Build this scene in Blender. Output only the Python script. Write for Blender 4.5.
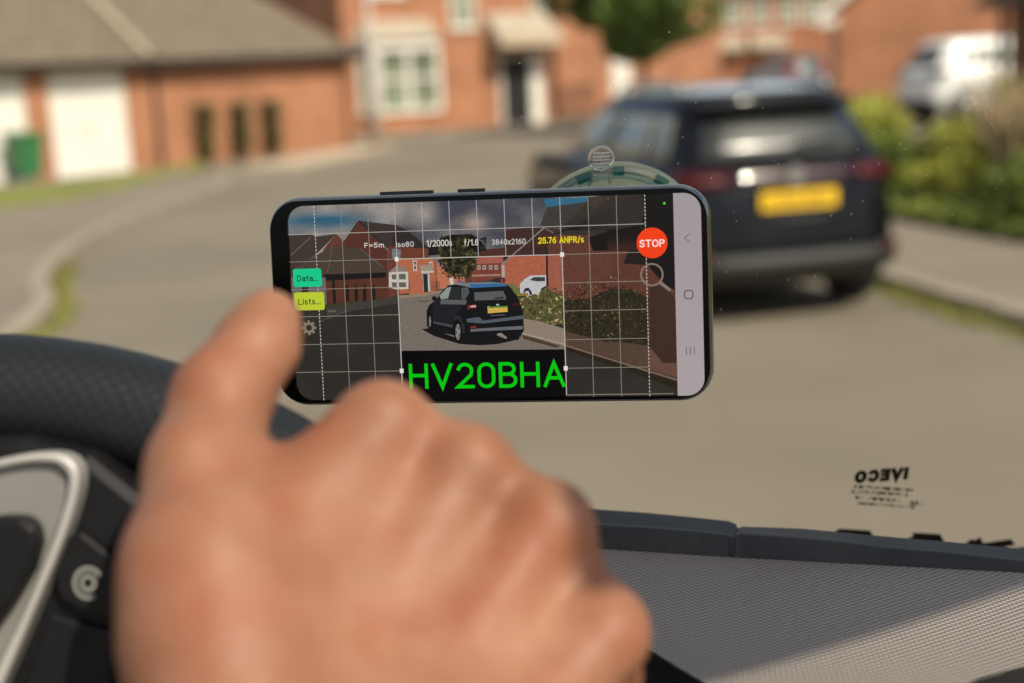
import bpy, bmesh, math, random
import numpy as np
from mathutils import Vector, Matrix
random.seed(7); rng = np.random.RandomState(7)
scn = bpy.context.scene
for o in list(bpy.data.objects): bpy.data.objects.remove(o)
COL = scn.collection
# ---------------------------------------------------------------- camera, sky, sun, exposure
FPX = 1422.2; PITCH = math.radians(11.0); ROLL = math.radians(2.9); EYE = 1.85
cf = Vector((0, math.cos(PITCH), -math.sin(PITCH)))
u0 = Vector((0, math.sin(PITCH), math.cos(PITCH))); r0 = Vector((1, 0, 0))
cR = r0*math.cos(ROLL) - u0*math.sin(ROLL); cU = r0*math.sin(ROLL) + u0*math.cos(ROLL)
CAM = Vector((0, 0, EYE))
cam = bpy.data.objects.new('camera', bpy.data.cameras.new('camera')); COL.objects.link(cam); scn.camera = cam
cam.matrix_world = Matrix(((cR.x, cU.x, -cf.x, CAM.x), (cR.y, cU.y, -cf.y, CAM.y), (cR.z, cU.z, -cf.z, CAM.z), (0, 0, 0, 1)))
cam.data.lens = 50; cam.data.sensor_width = 36; cam.data.clip_start = 0.02; cam.data.clip_end = 3000
cam.data.dof.use_dof = True; cam.data.dof.focus_distance = 0.515; cam.data.dof.aperture_fstop = 6.6
SUN = Vector((0.50, -0.66, 0.84)).normalized()
world = bpy.data.worlds.new('World'); scn.world = world; world.use_nodes = True
wn = world.node_tree; bg = wn.nodes['Background']; sk = wn.nodes.new('ShaderNodeTexSky')
sk.sky_type = 'NISHITA'; sk.sun_disc = False; sk.sun_elevation = math.asin(SUN.z); sk.sun_rotation = math.atan2(SUN.x, SUN.y)
sk.dust_density = 2.5; sk.air_density = 1.0
tcw = wn.nodes.new('ShaderNodeTexCoord'); nz = wn.nodes.new('ShaderNodeTexNoise'); nz.inputs['Scale'].default_value = 2.2; nz.inputs['Detail'].default_value = 7
mpw = wn.nodes.new('ShaderNodeMapping'); mpw.inputs['Scale'].default_value = (1, 1, 2.5); wn.links.new(tcw.outputs['Generated'], mpw.inputs[0]); wn.links.new(mpw.outputs[0], nz.inputs['Vector'])
crw = wn.nodes.new('ShaderNodeMapRange'); crw.inputs['From Min'].default_value = .42; crw.inputs['From Max'].default_value = .60; crw.inputs['To Max'].default_value = .9; wn.links.new(nz.outputs[0], crw.inputs[0])
mxw = wn.nodes.new('ShaderNodeMix'); mxw.data_type = 'RGBA'; wn.links.new(crw.outputs[0], mxw.inputs[0]); wn.links.new(sk.outputs[0], mxw.inputs[6]); mxw.inputs[7].default_value = (4.2, 4.05, 3.8, 1)
wn.links.new(mxw.outputs[2], bg.inputs[0]); bg.inputs[1].default_value = 0.12
sl = bpy.data.lights.new('sun', 'SUN'); sl.energy = 4.0; sl.angle = math.radians(0.6); sl.color = (1.0, 0.90, 0.74)
so = bpy.data.objects.new('sun', sl); COL.objects.link(so); so.rotation_euler = SUN.to_track_quat('Z', 'Y').to_euler()
scn.view_settings.view_transform = 'Standard'; scn.view_settings.look = 'None'
EXPO = 0.28
scn.view_settings.exposure = EXPO; scn.view_settings.gamma = 1

# ---------------------------------------------------------------- helpers
def ray(x, y): return cf + cR*((x-512)/FPX) - cU*((y-341.5)/FPX)
def pt(x, y, d): return CAM + ray(x, y)*d
def gnd(x, y, z=0.0):
    d = ray(x, y); return CAM + d*((z-EYE)/d.z)
def lin(c): return tuple((v/255/12.92 if v/255 <= .04045 else ((v/255+.055)/1.055)**2.4) for v in c)
def mat(name, base, rough=.6, metal=0., var=0., scale=20., bump=0., bscale=None, spec=.5, coat=0., sss=0., base2=None, trans=0., detail=4):
    m = bpy.data.materials.new(name); m.use_nodes = True; n = m.node_tree.nodes; l = m.node_tree.links; b = n['Principled BSDF']
    b.inputs['Base Color'].default_value = (*base, 1); b.inputs['Roughness'].default_value = rough
    b.inputs['Metallic'].default_value = metal; b.inputs['Specular IOR Level'].default_value = spec
    b.inputs['Coat Weight'].default_value = coat; b.inputs['Coat Roughness'].default_value = .05
    b.inputs['Transmission Weight'].default_value = trans
    if sss: b.inputs['Subsurface Weight'].default_value = sss; b.inputs['Subsurface Radius'].default_value = (1, .35, .2); b.inputs['Subsurface Scale'].default_value = .006
    tc = n.new('ShaderNodeTexCoord')
    if var or base2:
        t = n.new('ShaderNodeTexNoise'); t.inputs['Scale'].default_value = scale; t.inputs['Detail'].default_value = detail
        l.new(tc.outputs['Object'], t.inputs['Vector'])
        r = n.new('ShaderNodeValToRGB'); r.color_ramp.elements[0].position = .32; r.color_ramp.elements[1].position = .68
        c2 = base2 or tuple(v*(1+var) for v in base); c1 = base if base2 else tuple(v*(1-var) for v in base)
        r.color_ramp.elements[0].color = (*c1, 1); r.color_ramp.elements[1].color = (*c2, 1)
        l.new(t.outputs[0], r.inputs[0]); l.new(r.outputs[0], b.inputs['Base Color'])
    if bump:
        t2 = n.new('ShaderNodeTexNoise'); t2.inputs['Scale'].default_value = bscale or scale; t2.inputs['Detail'].default_value = 5
        l.new(tc.outputs['Object'], t2.inputs['Vector'])
        bp = n.new('ShaderNodeBump'); bp.inputs['Strength'].default_value = bump; bp.inputs['Distance'].default_value = .2/(bscale or scale)
        l.new(t2.outputs[0], bp.inputs['Height']); l.new(bp.outputs[0], b.inputs['Normal'])
    return m
def brick_mat(name, c1, c2, mortar):
    m = mat(name, c1, .85); n = m.node_tree.nodes; l = m.node_tree.links; b = n['Principled BSDF']
    tc = n.new('ShaderNodeTexCoord'); sp = n.new('ShaderNodeSeparateXYZ'); ad = n.new('ShaderNodeMath'); cb = n.new('ShaderNodeCombineXYZ')
    l.new(tc.outputs['Object'], sp.inputs[0]); l.new(sp.outputs[0], ad.inputs[0]); l.new(sp.outputs[1], ad.inputs[1])
    l.new(ad.outputs[0], cb.inputs[0]); l.new(sp.outputs[2], cb.inputs[1])
    br = n.new('ShaderNodeTexBrick'); br.inputs['Scale'].default_value = 1; br.inputs['Brick Width'].default_value = .225; br.inputs['Row Height'].default_value = .075
    br.inputs['Mortar Size'].default_value = .007; br.inputs['Color1'].default_value = (*c1, 1); br.inputs['Color2'].default_value = (*c2, 1); br.inputs['Mortar'].default_value = (*mortar, 1)
    l.new(cb.outputs[0], br.inputs['Vector'])
    ns = n.new('ShaderNodeTexNoise'); ns.inputs['Scale'].default_value = .8; ns.inputs['Detail'].default_value = 6; l.new(tc.outputs['Object'], ns.inputs['Vector'])
    mp = n.new('ShaderNodeMapRange'); mp.inputs['From Min'].default_value = .3; mp.inputs['From Max'].default_value = .7; mp.inputs['To Min'].default_value = .78; mp.inputs['To Max'].default_value = 1.18
    l.new(ns.outputs[0], mp.inputs[0])
    mx = n.new('ShaderNodeMix'); mx.data_type = 'RGBA'; mx.blend_type = 'MULTIPLY'; mx.inputs[0].default_value = 1
    l.new(br.outputs[0], mx.inputs[6]); l.new(mp.outputs[0], mx.inputs[7]); l.new(mx.outputs[2], b.inputs['Base Color'])
    bp = n.new('ShaderNodeBump'); bp.inputs['Strength'].default_value = .4; bp.inputs['Distance'].default_value = .01; bp.invert = True
    l.new(br.outputs['Fac'], bp.inputs['Height']); l.new(bp.outputs[0], b.inputs['Normal'])
    return m
def tile_mat(name, c, row=.28, axis=2):
    m = mat(name, c, .85); n = m.node_tree.nodes; l = m.node_tree.links; b = n['Principled BSDF']
    tc = n.new('ShaderNodeTexCoord'); sp = n.new('ShaderNodeSeparateXYZ'); l.new(tc.outputs['Object'], sp.inputs[0])
    cb = n.new('ShaderNodeCombineXYZ'); l.new(sp.outputs[0], cb.inputs[0]); l.new(sp.outputs[axis], cb.inputs[1])
    br = n.new('ShaderNodeTexBrick'); br.inputs['Scale'].default_value = 1; br.inputs['Brick Width'].default_value = .32; br.inputs['Row Height'].default_value = row*.6
    br.inputs['Mortar Size'].default_value = .018; br.inputs['Mortar Smooth'].default_value = .3
    br.inputs['Color1'].default_value = (*[v*.9 for v in c], 1); br.inputs['Color2'].default_value = (*[v*1.15 for v in c], 1); br.inputs['Mortar'].default_value = (*[v*.45 for v in c], 1)
    l.new(cb.outputs[0], br.inputs['Vector']); l.new(br.outputs[0], b.inputs['Base Color'])
    return m
def tag(o, label=None, cat=None, group=None, kind=None):
    if label: o['label'] = label
    if cat: o['category'] = cat
    if group: o['group'] = group
    if kind: o['kind'] = kind
    return o
def link(name, me, m=None, parent=None, smooth=False):
    o = bpy.data.objects.new(name, me); COL.objects.link(o)
    if m is not None:
        for mm in (m if isinstance(m, (list, tuple)) else [m]): me.materials.append(mm)
    if parent is not None: o.parent = parent
    if smooth: me.polygons.foreach_set('use_smooth', [True]*len(me.polygons))
    return o
def empty(name, loc=(0, 0, 0), rz=0., label=None, cat=None, group=None):
    o = bpy.data.objects.new(name, None); COL.objects.link(o); o.location = loc; o.rotation_euler = (0, 0, rz); o.empty_display_size = .1
    return tag(o, label, cat, group)
class MB:
    def __init__(s): s.v = []; s.f = []; s.mi = []
    def add(s, vs, fs, mi=0):
        n = len(s.v); s.v += [tuple(v) for v in vs]; s.f += [tuple(i+n for i in f) for f in fs]; s.mi += [mi]*len(fs); return s
    def box(s, x0, x1, y0, y1, z0, z1, mi=0):
        return s.add([(x0,y0,z0),(x1,y0,z0),(x1,y1,z0),(x0,y1,z0),(x0,y0,z1),(x1,y0,z1),(x1,y1,z1),(x0,y1,z1)],
                     [(0,3,2,1),(4,5,6,7),(0,1,5,4),(1,2,6,5),(2,3,7,6),(3,0,4,7)], mi)
    def poly(s, pts, mi=0): return s.add(pts, [tuple(range(len(pts)))], mi)
    def prism(s, pts, off, mi=0):
        n = len(pts); off = Vector(off); a = [Vector(p) for p in pts]; b = [p+off for p in a]
        return s.add(a+b, [tuple(range(n)), tuple(range(2*n-1, n-1, -1))]+[(i, i+n, (i+1) % n+n, (i+1) % n) for i in range(n)], mi)
    def tube(s, path, rad, seg=10, mi=0, caps=True):
        P = [Vector(p) for p in path]; rads = rad if isinstance(rad, (list, tuple)) else [rad]*len(P); vs = []; fs = []
        for i, p in enumerate(P):
            t = (P[min(i+1, len(P)-1)]-P[max(i-1, 0)]).normalized(); a = Vector((0, 0, 1)) if abs(t.z) < .9 else Vector((1, 0, 0))
            e1 = t.cross(a).normalized(); e2 = t.cross(e1)
            vs += [p+(e1*math.cos(2*math.pi*k/seg)+e2*math.sin(2*math.pi*k/seg))*rads[i] for k in range(seg)]
        for i in range(len(P)-1):
            fs += [(i*seg+k, i*seg+(k+1) % seg, (i+1)*seg+(k+1) % seg, (i+1)*seg+k) for k in range(seg)]
        if caps: fs += [tuple(range(seg-1, -1, -1)), tuple(range((len(P)-1)*seg, len(P)*seg))]
        return s.add(vs, fs, mi)
    def revolve(s, prof, origin, axis, seg=24, mi=0, a0=0, a1=2*math.pi):
        ax = Vector(axis).normalized(); o = Vector(origin); t = Vector((0, 0, 1)) if abs(ax.z) < .9 else Vector((1, 0, 0))
        e1 = ax.cross(t).normalized(); e2 = ax.cross(e1); full = abs(a1-a0-2*math.pi) < 1e-6; ns = seg if full else seg+1; vs = []; fs = []
        for r, h in prof:
            vs += [o+ax*h+(e1*math.cos(a0+(a1-a0)*k/seg)+e2*math.sin(a0+(a1-a0)*k/seg))*r for k in range(ns)]
        for i in range(len(prof)-1):
            for k in range(seg): fs.append((i*ns+k, i*ns+(k+1) % ns, (i+1)*ns+(k+1) % ns, (i+1)*ns+k))
        return s.add(vs, fs, mi)
    def mesh(s, name):
        me = bpy.data.meshes.new(name); me.from_pydata(s.v, [], s.f); me.update()
        if any(s.mi): me.polygons.foreach_set('material_index', s.mi)
        return me
    def build(s, name, m=None, parent=None, smooth=False, recalc=True, bevel=0):
        me = s.mesh(name); o = link(name, me, m, parent, smooth)
        if recalc:
            bm = bmesh.new(); bm.from_mesh(me); bmesh.ops.recalc_face_normals(bm, faces=bm.faces); bm.to_mesh(me); bm.free()
        if bevel:
            b = o.modifiers.new('bevel', 'BEVEL'); b.width = bevel; b.segments = 2; b.limit_method = 'ANGLE'
        return o
def text_mesh(body, size=1., offset=0., spacing=1.):
    cu = bpy.data.curves.new('t', 'FONT'); cu.body = body; cu.size = size; cu.offset = offset; cu.space_character = spacing; cu.resolution_u = 4
    o = bpy.data.objects.new('t', cu); COL.objects.link(o); bpy.context.view_layer.update()
    dg = bpy.context.evaluated_depsgraph_get(); me = bpy.data.meshes.new_from_object(o.evaluated_get(dg))
    vs = [Vector(v.co) for v in me.vertices]; fs = [tuple(p.vertices) for p in me.polygons]
    bpy.data.objects.remove(o); bpy.data.curves.remove(cu); bpy.data.meshes.remove(me)
    return vs, fs
def fit_text(body, fn, box, offset=0., spacing=1., mirror=False):
    """text scaled into box (x0,x1,z0,z1) then mapped by fn(x,z)"""
    vs, fs = text_mesh(body, 1., offset, spacing)
    xs = [v.x for v in vs]; ys = [v.y for v in vs]; ax, bx, ay, by = min(xs), max(xs), min(ys), max(ys)
    x0, x1, z0, z1 = box; out = []
    for v in vs:
        u = (v.x-ax)/(bx-ax); u = 1-u if mirror else u
        out.append(fn(x0+(x1-x0)*u, z0+(z1-z0)*(v.y-ay)/(by-ay)))
    return out, fs

def _arc(cx, cy, rx, ry, a0, a1, n=14): return [(cx+rx*math.cos(math.radians(a0+(a1-a0)*k/n)), cy+ry*math.sin(math.radians(a0+(a1-a0)*k/n))) for k in range(n+1)]
GL = {
 'H': (.62, [[(0, 0), (0, 1)], [(.62, 0), (.62, 1)], [(0, .53), (.62, .53)]]), 'V': (.70, [[(0, 1), (.35, 0), (.70, 1)]]), 'A': (.70, [[(0, 0), (.35, 1), (.70, 0)], [(.12, .34), (.58, .34)]]),
 'B': (.56, [[(0, 0), (0, 1), (.30, 1)]+_arc(.30, .77, .23, .23, 90, -90)+[(0, .54)], [(.30, .54)]+_arc(.32, .27, .26, .27, 90, -90)+[(0, 0)]]),
 '0': (.56, [_arc(.28, .70, .28, .30, 0, 180)+_arc(.28, .30, .28, .30, 180, 360)+[(.56, .70)]]), 'O': (.70, [_arc(.35, .5, .35, .5, 0, 360, 28)]), 'o': (.46, [_arc(.23, .35, .23, .35, 0, 360, 20)]),
 '2': (.56, [_arc(.28, .73, .26, .27, 165, -20)+[(.50, .52), (0, 0), (.58, 0)]]), '1': (.26, [[(0, .80), (.24, 1), (.24, 0)]]),
 '3': (.54, [_arc(.26, .76, .24, .24, 150, -90, 12)+_arc(.26, .26, .27, .26, 90, -150, 14)]), '4': (.58, [[(.42, 0), (.42, 1), (0, .32), (.58, .32)]]),
 '5': (.54, [[(.50, 1), (.10, 1), (.05, .50)]+_arc(.26, .32, .27, .32, 115, -150, 14)]), '6': (.56, [[(.44, 1), (.20, .85), (.03, .5)]+_arc(.28, .31, .27, .31, 170, -190, 20)]),
 '7': (.54, [[(0, 1), (.54, 1), (.18, 0)]]), '8': (.54, [_arc(.27, .77, .23, .23, -90, 270, 18), _arc(.27, .27, .27, .27, 90, 450, 18)]),
 'F': (.50, [[(0, 0), (0, 1), (.50, 1)], [(0, .52), (.44, .52)]]), '=': (.44, [[(0, .62), (.44, .62)], [(0, .34), (.44, .34)]]), 'm': (.74, [[(0, 0), (0, .70)], [(0, .55)]+_arc(.19, .52, .18, .18, 150, 0)+[(.37, 0)], [(.37, .55)]+_arc(.56, .52, .18, .18, 150, 0)+[(.74, 0)]]),
 'I': (.0, [[(0, 0), (0, 1)]]), 's': (.40, [_arc(.20, .53, .18, .17, 40, 250, 12)+_arc(.20, .18, .20, .18, 70, -150, 12)]), 'S': (.54, [_arc(.27, .76, .25, .24, 25, 250, 12)+_arc(.27, .26, .27, .26, 70, -155, 12)]),
 '/': (.36, [[(0, -.12), (.36, 1.02)]]), 'f': (.30, [[(.12, 0), (.12, .80)]+_arc(.27, .82, .15, .18, 180, 85, 8), [(0, .66), (.30, .66)]]), '.': (.02, [[(0, .0), (.02, .06)]]), 'x': (.42, [[(0, 0), (.42, .70)], [(0, .70), (.42, 0)]]),
 'N': (.62, [[(0, 0), (0, 1), (.62, 0), (.62, 1)]]), 'P': (.54, [[(0, 0), (0, 1), (.28, 1)]+_arc(.28, .74, .26, .26, 90, -90)+[(0, .48)]]), 'R': (.56, [[(0, 0), (0, 1), (.28, 1)]+_arc(.28, .75, .25, .25, 90, -90)+[(0, .50)], [(.28, .50), (.56, 0)]]),
 'T': (.60, [[(0, 1), (.60, 1)], [(.30, 1), (.30, 0)]]), 'D': (.60, [[(0, 0), (0, 1), (.22, 1)]+_arc(.22, .5, .38, .5, 90, -90)+[(0, 0)]]), 'L': (.48, [[(0, 1), (0, 0), (.48, 0)]]),
 'a': (.44, [_arc(.22, .22, .22, .20, 0, 360, 18), [(.44, 0), (.44, .45)]+_arc(.22, .46, .22, .24, 0, 155, 10)]), 't': (.28, [[(.12, .92), (.12, .14), (.26, .0)], [(0, .68), (.28, .68)]]), 'i': (.0, [[(0, 0), (0, .70)], [(0, .92), (0, 1.0)]]),
 'E': (.50, [[(.50, 0), (0, 0), (0, 1), (.50, 1)], [(0, .52), (.44, .52)]]), 'C': (.64, [_arc(.34, .5, .34, .5, 45, 315, 20)]), '-': (.3, [[(0, .45), (.3, .45)]]), ' ': (.2, [])}
def stroke_text(body, fn, box, w=.12, gap=.24, mirror=False):
    """sans lettering drawn as mitred strokes; fn(x, z, k) gives the point, k numbers the stroke"""
    strips = []; x = 0
    for ch in body:
        a, ls = GL[ch]
        for L_ in ls: strips.append([(x+p[0], p[1]) for p in L_])
        x += a+gap
    tot = x-gap; X0, X1, Z0, Z1 = box; i_ = w*(Z1-Z0)/2; X0 += i_*.9; X1 -= i_*.9; Z0 += i_*.8; Z1 -= i_*.8; asp = ((X1-X0)/tot)/(Z1-Z0) if tot else 1
    vs = []; fs = []
    for k, L_ in enumerate(strips):
        P = [Vector((X0+(X1-X0)*((tot-p[0]) if mirror else p[0])/tot, Z0+(Z1-Z0)*p[1])) for p in L_]; hw = w*(Z1-Z0)/2; P = [p for i, p in enumerate(P) if i == 0 or (p-P[i-1]).length > 1e-9]; closed = (P[0]-P[-1]).length < 1e-9; n0 = len(vs)
        for i, p in enumerate(P):
            a = P[i]-P[i-1] if i > 0 else (P[-1]-P[-2] if closed else P[1]-P[0]); b = P[i+1]-P[i] if i < len(P)-1 else (P[1]-P[0] if closed else P[-1]-P[-2])
            a.normalize(); b.normalize(); n_ = Vector((-a.y-b.y, a.x+b.x)); n_ = n_.normalized() if n_.length > 1e-6 else Vector((-a.y, a.x)); c = max(.35, n_.dot(Vector((-a.y, a.x)))); q = n_*hw/c
            if not closed and i == 0: p = p-b*hw*.9
            if not closed and i == len(P)-1: p = p+a*hw*.9
            vs += [fn((p+q).x, (p+q).y, k), fn((p-q).x, (p-q).y, k)]
        fs += [(n0+2*i, n0+2*i+1, n0+2*i+3, n0+2*i+2) for i in range(len(P)-1)]
    return vs, fs

# ---------------------------------------------------------------- materials
M = {}
M['asphalt'] = mat('asphalt', (.158, .134, .097), .9, base2=(.222, .190, .138), scale=.3, bump=.3, bscale=60, detail=8)
M['pave'] = mat('pavement', (.185, .155, .115), .9, base2=(.23, .192, .142), scale=.8, bump=.3, bscale=50, detail=8)
M['kerb'] = mat('kerb', (.30, .255, .195), .9, var=.15, scale=3, bump=.3, bscale=40)
M['soil'] = mat('soil', (.10, .085, .045), .95, var=.4, scale=2)
M['grass'] = mat('grass', (.13, .16, .025), .9, base2=(.22, .23, .04), scale=2, bump=.5, bscale=40)
M['brick'] = brick_mat('brick_orange', (.43, .165, .075), (.36, .13, .06), (.38, .27, .18))
M['brick2'] = brick_mat('brick_red', (.42, .155, .07), (.34, .115, .05), (.36, .24, .16))
M['brickd'] = brick_mat('brick_brown', (.30, .115, .055), (.22, .085, .04), (.30, .2, .14))
M['tile'] = tile_mat('roof_tile_tan', (.175, .135, .092))
M['tiled'] = tile_mat('roof_tile_brown', (.13, .085, .06))
M['tiler'] = tile_mat('roof_tile_red', (.30, .12, .08))
M['white'] = mat('white_paint', (.78, .75, .68), .5, var=.04, scale=2)
M['render'] = mat('pale_render', (.50, .40, .29), .8, var=.1, scale=1)
M['canopy'] = mat('canopy_tiles', (.40, .34, .26), .8, var=.15, scale=3)
M['glassw'] = mat('window_glass', (.22, .25, .18), .1, spec=.8, var=.5, scale=1.2)
M['dark'] = mat('dark_paint', (.018, .018, .02), .45, var=.2, scale=3)
M['pole'] = mat('galvanised_pole', (.42, .37, .33), .5, metal=.3, var=.1, scale=4)
M['bin'] = mat('green_plastic', (.03, .16, .055), .55, var=.15, scale=5)
M['tyre'] = mat('tyre_rubber', (.02, .02, .02), .85, var=.2, scale=20)
M['alloy'] = mat('alloy', (.22, .22, .22), .3, metal=.9, var=.05, scale=9)
M['cladding'] = mat('black_cladding', (.022, .023, .025), .6, var=.15, scale=15)
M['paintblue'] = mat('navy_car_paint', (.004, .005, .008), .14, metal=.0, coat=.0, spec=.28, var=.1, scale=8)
M['roofsheen'] = mat('blue_roof_sky_sheen', (.50, .60, .70), .35, metal=.0, coat=1, var=.05, scale=6)  # blue roof, base whitened to carry the sky's reflection
M['paintwhite'] = mat('white_car_paint', (.82, .82, .80), .35, coat=.3, var=.03, scale=4)
M['paintgrey'] = mat('dark_car_paint', (.05, .06, .065), .3, metal=.4, coat=1, var=.1, scale=8)
M['carglass'] = mat('car_glass', (.03, .034, .032), .27, spec=.9, var=.3, scale=2)
M['sideglass'] = mat('side_glass', (.17, .18, .15), .12, spec=.8, coat=.3, var=.3, scale=2)
M['redlight'] = mat('tail_lamp_red', (.055, .004, .006), .35, coat=.05, spec=.3, var=.2, scale=12)
M['redband'] = mat('tail_band_red', (.03, .004, .008), .25, coat=1, var=.2, scale=12)
M['silver'] = mat('silver_trim', (.5, .5, .5), .3, metal=.9, var=.05, scale=10)
M['trimgrey'] = mat('grey_bumper_trim', (.075, .075, .072), .5, metal=.2, var=.1, scale=20)
M['redbright'] = mat('bright_red_lens', (.75, .02, .03), .3, var=.1, scale=9)
M['plate'] = mat('yellow_plate', (.95, .58, .015), .45, var=.05, scale=10)
M['bark'] = mat('bark', (.10, .07, .045), .95, var=.4, scale=12, bump=.6, bscale=25)
def leafmat(name, a, b):
    m = mat(name, a, .7, base2=b, scale=1.3, detail=3); return m
M['leaf'] = leafmat('tree_leaf', (.04, .08, .010), (.13, .19, .025))
M['leafd'] = leafmat('conifer_leaf', (.06, .06, .018), (.17, .13, .04))
M['leafy'] = leafmat('shrub_leaf_yellow', (.25, .28, .03), (.50, .47, .10))
M['leafg'] = leafmat('shrub_leaf_green', (.09, .14, .022), (.25, .29, .05))
M['weed'] = mat('weed_leaf', (.20, .17, .05), .8, base2=(.24, .26, .06), scale=3)
M['leafp'] = leafmat('grass_plume', (.42, .30, .20), (.36, .32, .12))

# ---------------------------------------------------------------- ground, roads, pavements
def sheet(name, pts, z, m, kerb=None):
    mb = MB(); mb.poly([(p[0], p[1], z) for p in pts]); o = mb.build(name, m); o.data.flip_normals() if o.data.polygons[0].normal.z < 0 else None
    return tag(o, kind='structure')
def slab(name, pts, z, m):
    mb = MB(); mb.prism([(p[0], p[1], -.05) for p in pts], (0, 0, z+.05)); return tag(mb.build(name, m), kind='structure')
big = MB(); big.poly([(-1500, -1500, -.012), (1500, -1500, -.012), (1500, 1500, -.012), (-1500, 1500, -.012)]); tag(big.build('ground', M['soil']), kind='structure')
sheet('road', [(-60, -40), (20, -40), (20, 60), (30, 120), (-60, 120)], 0, M['asphalt'])
def smooth_line(p, n=6):
    P = [Vector((a, b, 0)) for a, b in p]; out = []
    for i in range(len(P)-1):
        p0 = P[max(i-1, 0)]; p1 = P[i]; p2 = P[i+1]; p3 = P[min(i+2, len(P)-1)]
        for k in range(n):
            t = k/n; out.append(.5*((2*p1)+(p2-p0)*t+(2*p0-5*p1+4*p2-p3)*t*t+(3*p1-p0-3*p2+p3)*t**3))
    out.append(P[-1]); return [(v.x, v.y) for v in out]
def offset_line(L, d):
    out = []
    for i, p in enumerate(L):
        a = Vector(L[max(i-1, 0)]); b = Vector(L[min(i+1, len(L)-1)]); t = (b-a).normalized(); out.append((p[0]-t.y*d, p[1]+t.x*d))
    return out
def kerb_run(name, L, w):
    mb = MB(); A = L; B = offset_line(L, w)
    for i in range(len(L)-1):
        g = .006*random.random()
        mb.prism([(A[i][0], A[i][1], -.04), (A[i+1][0], A[i+1][1], -.04), (B[i+1][0], B[i+1][1], -.04), (B[i][0], B[i][1], -.04)], (0, 0, .16+g))
    return tag(mb.build(name, M['kerb']), kind='structure')
LK = smooth_line([(-3.3, -6), (-3.35, 4), (-3.62, 10.7), (-4.3, 13.2), (-4.78, 15.6), (-5.0, 18.9), (-4.95, 22.1), (-4.8, 25.2), (-5.6, 27.4), (-7.5, 28.6)])
RK = smooth_line([(5.2, -6), (4.6, 2), (3.95, 6), (3.28, 8.93), (2.95, 10.6), (2.55, 13.2), (2.1, 16.5), (1.75, 21), (1.9, 30), (3.2, 41)])
kerb_run('kerb', LK, .17); kerb_run('kerb', RK, -.15)
slab('pavement', offset_line(LK, .17)+[(-9.6, 27.2), (-14, 21.0), (-14, -6)], .105, M['pave'])
rp = offset_line(RK, -.15)
HL = smooth_line([(7.6, -6), (6.6, 4), (5.5, 8.6), (4.62, 12.2), (4.05, 14.7), (3.7, 18), (3.6, 24), (4.4, 34), (6, 41)])
slab('pavement', rp+HL[::-1], .105, M['pave'])
slab('verge', HL+[(30, 41), (30, -6)], .14, M['soil'])
slab('grass_strip', [tuple(gnd(*q, .12)[:2]) for q in ((-80, 217), (0, 207), (60, 200), (120, 188), (200, 167), (206, 160), (130, 174), (60, 183), (0, 188), (-80, 195))], .12, M['grass'])
slab('paving', [(-5.4, 29.5), (-4.2, 29.0), (-2.6, 35.4), (-3.9, 35.6)], .06, M['render'])
slab('driveway', [(6.8, 22), (20, 22), (20, 37), (9.0, 37)], .25, M['asphalt'])
sheet('paving', [(-5, 38.5), (2.2, 41.5), (2.2, 44.5), (-5, 41.5)], .006, M['kerb'])

# ---------------------------------------------------------------- foliage
def leaves(mb, fn, n, size, seed=0, flat=.0):
    r = random.Random(seed)
    for i in range(n):
        c = Vector(fn(r)); s = size*(.6+.8*r.random())
        a = Vector((r.gauss(0, 1), r.gauss(0, 1), r.gauss(0, 1)*(1-flat))).normalized(); b = a.cross(Vector((r.gauss(0, 1), r.gauss(0, 1), r.gauss(0, 1)))).normalized()
        mb.add([c-a*s*.5, c+b*s*.3, c+a*s*.5, c-b*s*.3], [(0, 1, 2, 3)])
def ball(r):
    while True:
        v = Vector((r.uniform(-1, 1), r.uniform(-1, 1), r.uniform(-1, 1)))
        if v.length < 1: return v
def clumped(centers):
    def fn(r):
        c, rad = r.choice(centers); v = ball(r); v = v.normalized()*(v.length**.45)
        return Vector(c)+Vector((v.x*rad, v.y*rad, v.z*rad*.8))
    return fn
def tree(loc, H, base_z, R, label, n=9000, size=.22, seed=1, m='leaf', group=None, trunk_r=.14):
    t = empty('tree', loc, 0, label, 'tree', group); r = random.Random(seed); mb = MB()
    mb.tube([(0, 0, 0), (.05, .03, base_z*.6), (0, .05, base_z+.2), (.08, 0, H*.8)], [trunk_r, trunk_r*.8, trunk_r*.7, .03], 10)
    cs = []
    for i in range(26):
        v = ball(r); c = Vector((v.x*R*.72, v.y*R*.72, (base_z+H)/2+v.z*(H-base_z)*.40)); cs.append((c, R*r.uniform(.22, .42)))
        if i < 14: mb.tube([(0, .03, base_z+.1+r.random()*.8), c*.5+Vector((0, 0, base_z*.4+.3)), c], [.05, .035, .012], 6)
    mb.build('trunk', M['bark'], t, True)
    lb = MB(); leaves(lb, clumped(cs), n, size, seed); lb.build('crown', M[m], t, recalc=False); return t
def shrub(loc, w, h, m, label, n=1500, size=.10, seed=1, group=None, cat='shrub', name='shrub'):
    t = empty(name, loc, 0, label, cat, group); r = random.Random(seed); cs = []; mb = MB()
    for i in range(14):
        v = ball(r); c = Vector((v.x*w*.40, v.y*w*.40, h*.46+v.z*h*.36)); cs.append((c, min(w, h)*r.uniform(.2, .34)))
        mb.tube([(v.x*.08, v.y*.08, -.04), c*.55, c], [.014, .01, .004], 5)
    mb.build('stems', M['bark'], t); lb = MB(); leaves(lb, clumped(cs), n, size, seed); lb.build('foliage', M[m], t, recalc=False); return t

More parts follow.
